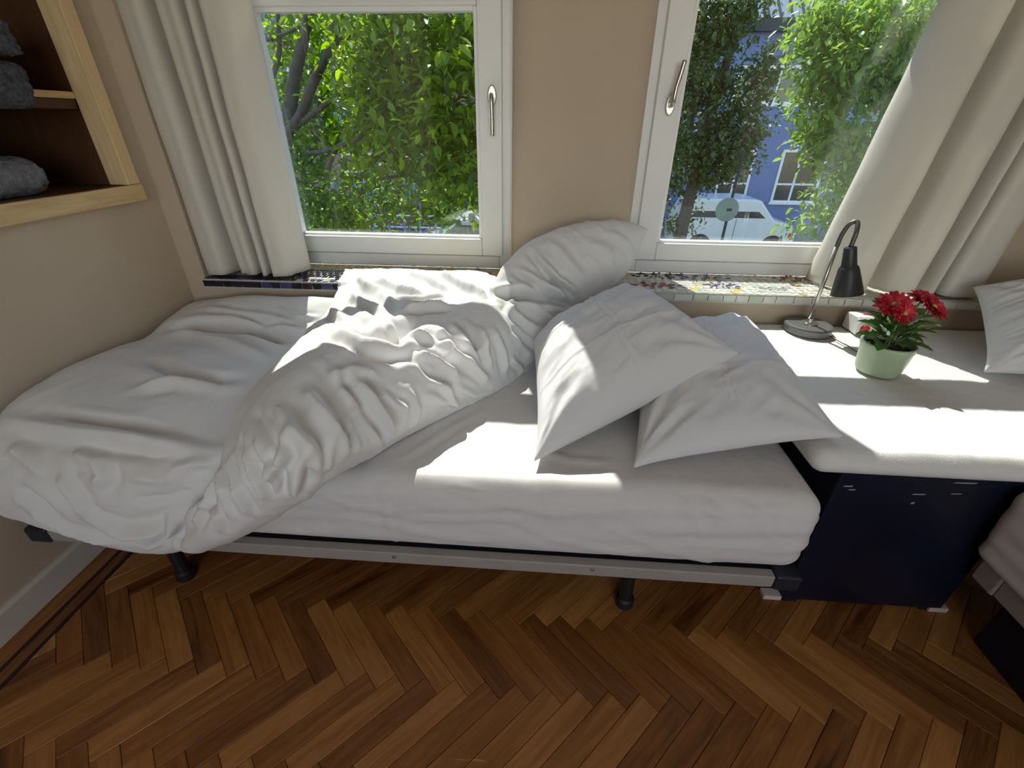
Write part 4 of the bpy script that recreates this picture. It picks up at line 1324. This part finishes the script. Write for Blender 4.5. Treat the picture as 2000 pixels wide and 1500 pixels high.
facade_window(hb, 12.2, 13.9, -1.55, 0.42, BY, (0.42,), (0.36,))
MB().lathe([(0.1, 0), (0.13, 0.06), (0.05, 0.12)], (8.5, BY, 0.95), 14, axis=(0, -1, 0)).build('wall_lamp', 'black_plastic', hb)
rf = MB()
rf.add([(7.4, BY + .6, 4.52), (22, BY + .6, 4.52), (22, BY + 5, 8.6), (7.4, BY + 5, 8.6), (7.4, BY + 5.4, 4.52), (22, BY + 5.4, 4.52)], [(0, 1, 2, 3), (3, 2, 5, 4), (0, 3, 4), (1, 5, 2), (0, 4, 5, 1)])
roof = rf.build('roof', 'roof_metal', hb)
for k in range(34):
    x = 7.5 + k * 0.42
    MB().add([(x, BY + .58, 4.56), (x + .06, BY + .58, 4.56), (x + .06, BY + 4.98, 8.66), (x, BY + 4.98, 8.66), (x, BY + .6, 4.5), (x + .06, BY + .6, 4.5), (x + .06, BY + 5, 8.6), (x, BY + 5, 8.6)],
             [(0, 1, 2, 3), (0, 4, 5, 1), (1, 5, 6, 2), (3, 2, 6, 7), (0, 3, 7, 4)]).build('seam', 'navy_fascia', roof)
h2 = thing('brick_house', 'brown brick house with blue slatted balconies behind the nearest tree', 'building', (-6, 25, SZ))
box('wall', 'brick_far', h2, -20, 4.7, BY + 0.4, 30, SZ, 5.2)
box('cornice', 'white_paint', h2, -20, 4.8, BY + 0.1, BY + 0.6, 5.2, 5.6)
for x0 in (-15.5, -12.2, -8.9, -5.6, -2.9, 0.6):
    facade_window(h2, x0, x0 + 1.7, -2.0, 0.1, BY + 0.4, (0.5,), (0.65,))
    facade_window(h2, x0, x0 + 1.7, 1.3, 3.2, BY + 0.4, (0.5,), (0.65,))
for x0, z0 in ((-12.6, 1.1), (-9.3, 1.1), (-6.0, -2.0), (-9.3, -2.0), (-3.3, -2.0), (-6.0, 2.6), (-10.6, 4.0)):
    bl = MB()
    box('balcony_floor', 'navy_fascia', h2, x0, x0 + 2.6, BY - 0.7, BY + 0.4, z0 - 0.12, z0)
    for k in range(14):
        xk = x0 + 0.03 + k * 0.19
        bl.box(xk, xk + 0.09, BY - 0.7, BY - 0.66, z0, z0 + 1.0)
    bl.box(x0, x0 + 2.6, BY - 0.72, BY - 0.64, z0 + 1.0, z0 + 1.07)
    bl.build('balcony_rail', 'blue_rail', h2)

# trees ---------------------------------------------------------------
def leaves_mesh(name, P, size, mat, parent, droop=0.5, ratio=0.42, jitter=0.35):
    n = len(P)
    a = RS.uniform(0, 2 * np.pi, n)
    el = RS.normal(-droop, 0.45, n)
    d = np.stack([np.cos(a) * np.cos(el), np.sin(a) * np.cos(el), np.sin(el)], 1)
    up = np.stack([RS.normal(0, .45, n), RS.normal(0, .45, n), np.ones(n)], 1)
    s = np.cross(d, up); s /= np.linalg.norm(s, axis=1)[:, None] + 1e-9
    nn = np.cross(s, d)
    L = size * RS.uniform(1 - jitter, 1 + jitter, n)[:, None]
    w_ = L * ratio * 0.5
    V = np.stack([P, P + d * L * .3 - s * w_ + nn * w_ * .25, P + d * L * .68 - s * w_ * .8 + nn * w_ * .2 - nn * L * .03, P + d * L - nn * L * .12,
                  P + d * L * .68 + s * w_ * .8 + nn * w_ * .2 - nn * L * .03, P + d * L * .3 + s * w_ + nn * w_ * .25], 1).reshape(-1, 3)
    base = np.arange(n)[:, None] * 6
    F = np.concatenate([base + np.array([0, 1, 2, 3]), base + np.array([0, 3, 4, 5])], 1).reshape(-1, 4)
    off = parent.location
    V = V - np.array(off)[None]
    me = bpy.data.meshes.new(name)
    me.vertices.add(len(V)); me.vertices.foreach_set('co', V.ravel())
    me.loops.add(F.size); me.loops.foreach_set('vertex_index', F.ravel().astype(np.int32))
    me.polygons.add(len(F)); me.polygons.foreach_set('loop_start', (np.arange(len(F)) * 4).astype(np.int32))
    me.update(calc_edges=True)
    me.materials.append(M[mat])
    o = bpy.data.objects.new(name, me)
    COL.objects.link(o)
    o.parent = parent
    o['kind'] = 'stuff'
    return o

def blob_points(blobs):
    """blobs: (px, py, Y, rx_px, ry_px, rdepth, n) ellipsoids, leaves in clumps on sprays"""
    out = []
    for px, py, Y, rx, ry, rd, n in blobs:
        c = Yp(px, py, Y)
        zc = (c - CAM).dot(_f)
        ax, az = rx * zc / FPX, ry * zc / FPX
        k = max(1, n // 14)
        ctr = RS.normal(0, 1, (k, 3)); ctr /= np.linalg.norm(ctr, axis=1)[:, None]
        ctr *= RS.uniform(0.25, 1.0, (k, 1)) ** 0.5
        ctr = ctr * np.array([ax, rd, az]) + np.array(c)
        dirs = RS.normal(0, 1, (k, 3)); dirs[:, 2] = dirs[:, 2] * 0.4 - 0.25
        dirs /= np.linalg.norm(dirs, axis=1)[:, None]
        spr = 0.05 * Y ** 0.5
        for q in range(14):
            out.append(ctr + dirs * (q / 13 - 0.5) * spr * 4.2 + RS.normal(0, spr * .45, (k, 3)))
    return np.concatenate(out)

def branch(mb, pix, Y0, Y1, r0, r1):
    n = len(pix)
    pts = [tuple(Yp(x, y, Y0 + (Y1 - Y0) * i / (n - 1))) for i, (x, y) in enumerate(pix)]
    pts = catmull(np.array(pts), 5)
    rr = [r0 + (r1 - r0) * i / (len(pts) - 1) for i in range(len(pts))]
    mb.tube([Vector(p) for p in pts], rr, 9)

# tree filling the left window
p0 = Yp(545, 440, 5.0)
t1 = thing('street_tree', 'leafy green tree with forked trunk filling the left window', 'tree', (p0.x, p0.y, SZ), 'street trees')
m = MB()
m.tube([(p0.x + .1, 5.1, SZ - .1), (p0.x + .03, 5.05, -1.2), tuple(Yp(548, 400, 5.0)), tuple(Yp(556, 262, 5.0))], [.17, .13, .09, .075], 12)
m.build('trunk', 'bark', t1, smooth=True)
for pix, Y0, Y1, r0, r1 in (([(556, 265), (565, 224), (576, 149), (591, 86), (606, 20), (625, -60)], 5.0, 5.3, .07, .04), ([(560, 262), (587, 224), (617, 149), (647, 86), (662, 20), (670, -60)], 5.0, 4.8, .05, .03),
                            ([(620, 145), (647, 92), (691, 63), (744, 19), (800, -30)], 4.9, 5.2, .035, .02), ([(575, 250), (640, 200), (690, 160), (740, 120)], 5.0, 4.5, .03, .012), ([(520, 165), (535, 142), (546, 93), (542, 20)], 5.3, 5.5, .03, .02),
                            ([(640, 330), (658, 290), (699, 272), (751, 209), (800, 170)], 4.6, 4.4, .025, .012), ([(600, 300), (660, 287), (720, 240), (830, 230), (900, 190)], 4.9, 4.0, .022, .008), ([(715, 330), (745, 300), (770, 275)], 4.4, 4.2, .022, .012),
                            ([(740, 350), (800, 343), (870, 350), (930, 330)], 4.2, 3.8, .014, .006), ([(480, 80), (520, 78), (570, 60), (620, 30)], 5.3, 5.2, .02, .012), ([(940, 60), (900, 120), (860, 180), (820, 220)], 4.6, 4.3, .018, .01)):
    b_ = MB(); branch(b_, pix, Y0, Y1, r0, r1); b_.build('branch', 'bark', t1, smooth=True)
blobs = [(840, 60, 4.2, 150, 90, .7, 1300), (900, 170, 3.9, 110, 100, .5, 1000), (760, 150, 4.4, 110, 90, .5, 900), (700, 60, 5.6, 200, 70, .8, 900), (560, 100, 6.2, 130, 120, .8, 900), (620, 250, 5.6, 120, 90, .7, 650),
         (800, 260, 4.2, 140, 80, .6, 1000), (900, 300, 3.7, 80, 90, .4, 600), (560, 350, 5.2, 100, 90, .6, 800), (600, 420, 5.2, 110, 50, .5, 500), (700, 400, 5.8, 80, 60, .5, 260), (760, 350, 5.0, 80, 50, .5, 250),
         (880, 390, 4.8, 90, 50, .5, 420), (500, 250, 5.8, 110, 150, .7, 800), (780, -60, 4.6, 260, 70, 1.0, 1000), (720, 430, 5.6, 60, 30, .4, 160), (520, -20, 6.0, 120, 70, .8, 500), (920, 60, 4.5, 60, 120, .6, 500), (690, 200, 5.4, 90, 80, .5, 450)]
leaves_mesh('foliage', blob_points([b_[:6] + (int(b_[6] * 1.35),) for b_ in blobs]), 0.088, 'leaf_near', t1, droop=0.45, ratio=0.46)

# darker tree at the left of the right window
p0 = Yp(1330, 440, 13.2)
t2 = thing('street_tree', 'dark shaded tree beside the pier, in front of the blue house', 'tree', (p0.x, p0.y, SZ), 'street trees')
m = MB(); m.tube([(p0.x, 13.2, SZ - .1), (p0.x + .05, 13.2, -1.0), (p0.x + .2, 13.2, 1.2), (p0.x + .5, 13.3, 3.5)], [.2, .16, .12, .07], 12)
m.build('trunk', 'bark', t2, smooth=True)
for pix in ([(1345, 300), (1400, 250), (1450, 190), (1510, 110)], [(1350, 330), (1400, 300), (1470, 270)], [(1345, 250), (1370, 150), (1400, 50)]):
    b_ = MB(); branch(b_, pix, 13.2, 12.7, .07, .02); b_.build('branch', 'bark', t2, smooth=True)
blobs = [(1400, 30, 13.2, 80, 70, .9, 2100), (1380, 130, 13.2, 60, 80, .9, 1700), (1365, 240, 13.2, 60, 80, .9, 1800), (1395, 300, 12.9, 75, 50, .8, 1500), (1345, 330, 13.3, 55, 60, .8, 900), (1450, 250, 12.9, 50, 45, .6, 800), (1470, 170, 12.9, 40, 45, .5, 560), (1515, 115, 12.7, 25, 35, .35, 240),
         (1440, 0, 13.2, 70, 40, .8, 700), (1330, 60, 13.5, 70, 120, .9, 1300), (1300, 250, 13.7, 60, 150, .9, 1200), (1435, 310, 12.9, 40, 35, .5, 380), (1340, 425, 13.7, 50, 30, .6, 260)]
leaves_mesh('foliage', blob_points(blobs), 0.13, 'leaf_shaded', t2, droop=0.4, ratio=0.55)

# bright tree at the right of the right window
p0 = Yp(1800, 440, 7.6)
t3 = thing('street_tree', 'bright sunlit tree half hidden by the right curtain', 'tree', (p0.x, p0.y, SZ), 'street trees')
m = MB(); m.tube([(p0.x, 7.6, SZ - .1), (p0.x, 7.6, -.6), (p0.x + .1, 7.6, 1.4), (p0.x + .2, 7.6, 3.2)], [.17, .13, .1, .06], 12)
m.build('trunk', 'bark', t3, smooth=True)
for pix in ([(1800, 200), (1720, 120), (1650, 60), (1600, 40)], [(1800, 260), (1700, 200), (1620, 195), (1550, 230)], [(1800, 330), (1700, 290), (1600, 265)], [(1740, 180), (1765, 60), (1790, -20)]):
    b_ = MB(); branch(b_, pix, 7.6, 7.0, .05, .012); b_.build('branch', 'bark', t3, smooth=True)
blobs = [(1680, 40, 7.2, 110, 60, .8, 1500), (1640, 110, 7.0, 75, 50, .6, 900), (1720, 120, 7.3, 100, 70, .7, 1200), (1620, 170, 7.0, 60, 40, .5, 520), (1690, 220, 7.2, 90, 60, .6, 800), (1610, 265, 6.9, 50, 30, .4, 380), (1570, 225, 6.8, 25, 14, .25, 80), (1640, 310, 7.0, 60, 40, .5, 480), (1700, 320, 7.3, 70, 60, .6, 560),
         (1620, 430, 7.0, 60, 40, .5, 420), (1600, 60, 7.0, 25, 40, .3, 150), (1780, 40, 7.4, 80, 80, .8, 800), (1650, 380, 7.2, 50, 50, .5, 300), (1760, 230, 7.6, 60, 90, .6, 600)]
leaves_mesh('foliage', blob_points(blobs), 0.105, 'leaf_sunlit', t3, droop=0.55, ratio=0.5)

# hedge and low shrubs behind the parked cars, below the first tree
for k, (px, py, Y, rx, ry, n) in enumerate(((640, 430, 12, 70, 45, 1100), (560, 420, 15.5, 90, 60, 1000), (900, 400, 18.5, 70, 40, 900))):
    p0 = Yp(px, 470, Y)
    hs = thing('shrub', ['rounded green shrub low in the left window beside the car', 'dark green shrub low behind the curtain edge in the left window', 'green shrub behind the silver car'][k], 'shrub', (p0.x, p0.y, SZ), 'street shrubs')
    b_ = MB(); b_.tube([(p0.x, p0.y, SZ - .05), (p0.x + .05, p0.y, SZ + 1.0), tuple(Yp(px, py, Y))], [.06, .05, .02], 8); b_.build('stem', 'bark', hs, smooth=True)
    leaves_mesh('foliage', blob_points([(px, py, Y, rx, ry, .8, n), (px, py + 50, Y, rx, ry, .8, n)]), 0.12, 'leaf_near', hs, droop=0.3, ratio=0.6)

# vehicles -------------------------------------------------------------
def vehicle(name, label, prof, y0, y1, wheels, body_mat, wins, group, lamps=()):
    xs_ = [p[0] for p in prof]
    v = thing(name, label, 'vehicle', ((min(xs_) + max(xs_)) / 2, (y0 + y1) / 2, SZ), group)
    MB().prism(prof, 'Y', y0, y1).build('body', body_mat, v, bevel=0.09, seg=3)
    for poly in wins:
        MB().prism(poly, 'Y', y0 - 0.006, y0 + 0.02).build('side_window', 'pane_dark', v)
    for wx in wheels:
        for yy_ in (y0 + 0.06, y1 - 0.06):
            wh = MB().lathe([(0.22, -.1), (0.31, -.1), (0.33, -.07), (0.33, .07), (0.31, .1), (0.22, .1)], (wx, yy_, SZ + 0.33), 28, axis=(0, 1, 0)).build('wheel', 'tyre', v, smooth=False)
            MB().lathe([(0.02, -.115), (0.19, -.105), (0.22, -.09)], (wx, yy_, SZ + 0.33), 24, axis=(0, 1, 0)).build('hub_cap', 'silver', wh)
        arc_ = [(wx + 0.42 * math.cos(math.pi * k / 14), SZ + 0.36 + 0.42 * math.sin(math.pi * k / 14)) for k in range(15)]
        MB().prism(arc_, 'Y', y0 - 0.004, y0 + 0.02).build('wheel_arch', 'tyre', v)
    for (lx, lz, w_, h_, mt) in lamps:
        box('lamp', mt, v, lx - w_, lx + w_, y0 - 0.012, y0 + 0.02, lz - h_, lz + h_, bevel=0.004)
    return v
vehicle('van', 'white van parked before the blue house', [(4.85, SZ + .28), (4.80, SZ + .9), (5.0, SZ + 1.45), (5.22, SZ + 1.93), (5.5, SZ + 1.99), (7.4, SZ + 1.99), (7.65, SZ + 1.94), (8.25, SZ + 1.30), (9.0, SZ + 1.12), (9.12, SZ + .8), (9.12, SZ + .3)], 17.6, 19.3, (5.75, 8.35), 'van_white',
        [[(5.22, SZ + 1.36), (7.9, SZ + 1.36), (7.62, SZ + 1.58), (5.3, SZ + 1.58)]], 'parked vehicles', [(8.95, SZ + .78, .09, .09, 'red'), (6.9, SZ + .78, .012, .55, 'rail')])
vehicle('car', 'silver car parked under the tree, low in the left window', [(-4.6, SZ + .25), (-4.65, SZ + .75), (-4.3, SZ + .95), (-3.4, SZ + 1.15), (-2.75, SZ + 1.68), (-2.3, SZ + 1.80), (-1.2, SZ + 1.80), (-.6, SZ + 1.6), (-.25, SZ + 1.1), (-.2, SZ + .3)], 14.0, 15.7, (-3.8, -1.1), 'silver',
        [[(-3.2, SZ + 1.2), (-.8, SZ + 1.2), (-1.05, SZ + 1.6), (-2.65, SZ + 1.6)]], 'parked vehicles')

# lamp post with the back of a round sign
pp = Yp(1425, 400, 12.0)
ps = thing('sign_post', 'thin dark street post with round sign seen from behind, before the van', 'post', (pp.x, 12.0, SZ))
MB().tube([(pp.x, 12.0, SZ), (pp.x + .01, 12.0, SZ + 1.5), (pp.x + .03, 12.0, 0.75)], [.04, .035, .03], 12).build('pole', 'post', ps, smooth=True)
MB().lathe([(0.02, -0.006), (0.27, -0.004), (0.275, 0.004), (0.26, 0.008)], (pp.x - .05, 11.955, -0.52), 32, axis=(0, -1, 0)).build('sign_disc', 'sign_back', ps)
box('sign_clamp', 'post', ps, pp.x - .06, pp.x + .06, 11.93, 11.965, -0.55, -0.49)
# blue bicycle stand frame low in the left window
bs = Yp(780, 440, 10.5)
rk = thing('railing', 'blue metal railing low under the tree in the left window', 'railing', (bs.x, 10.5, SZ))
for k in range(5):
    x = bs.x - .6 + k * .36
    MB().tube([(x, 10.5, SZ), (x, 10.5, bs.z + .22)], 0.022, 8).build('upright', 'blue_rail', rk)
for z in (bs.z + .2, bs.z - .05, bs.z - .5):
    MB().tube([(bs.x - .7, 10.5, z), (bs.x + .95, 10.5, z)], 0.022, 8).build('rail', 'blue_rail', rk)
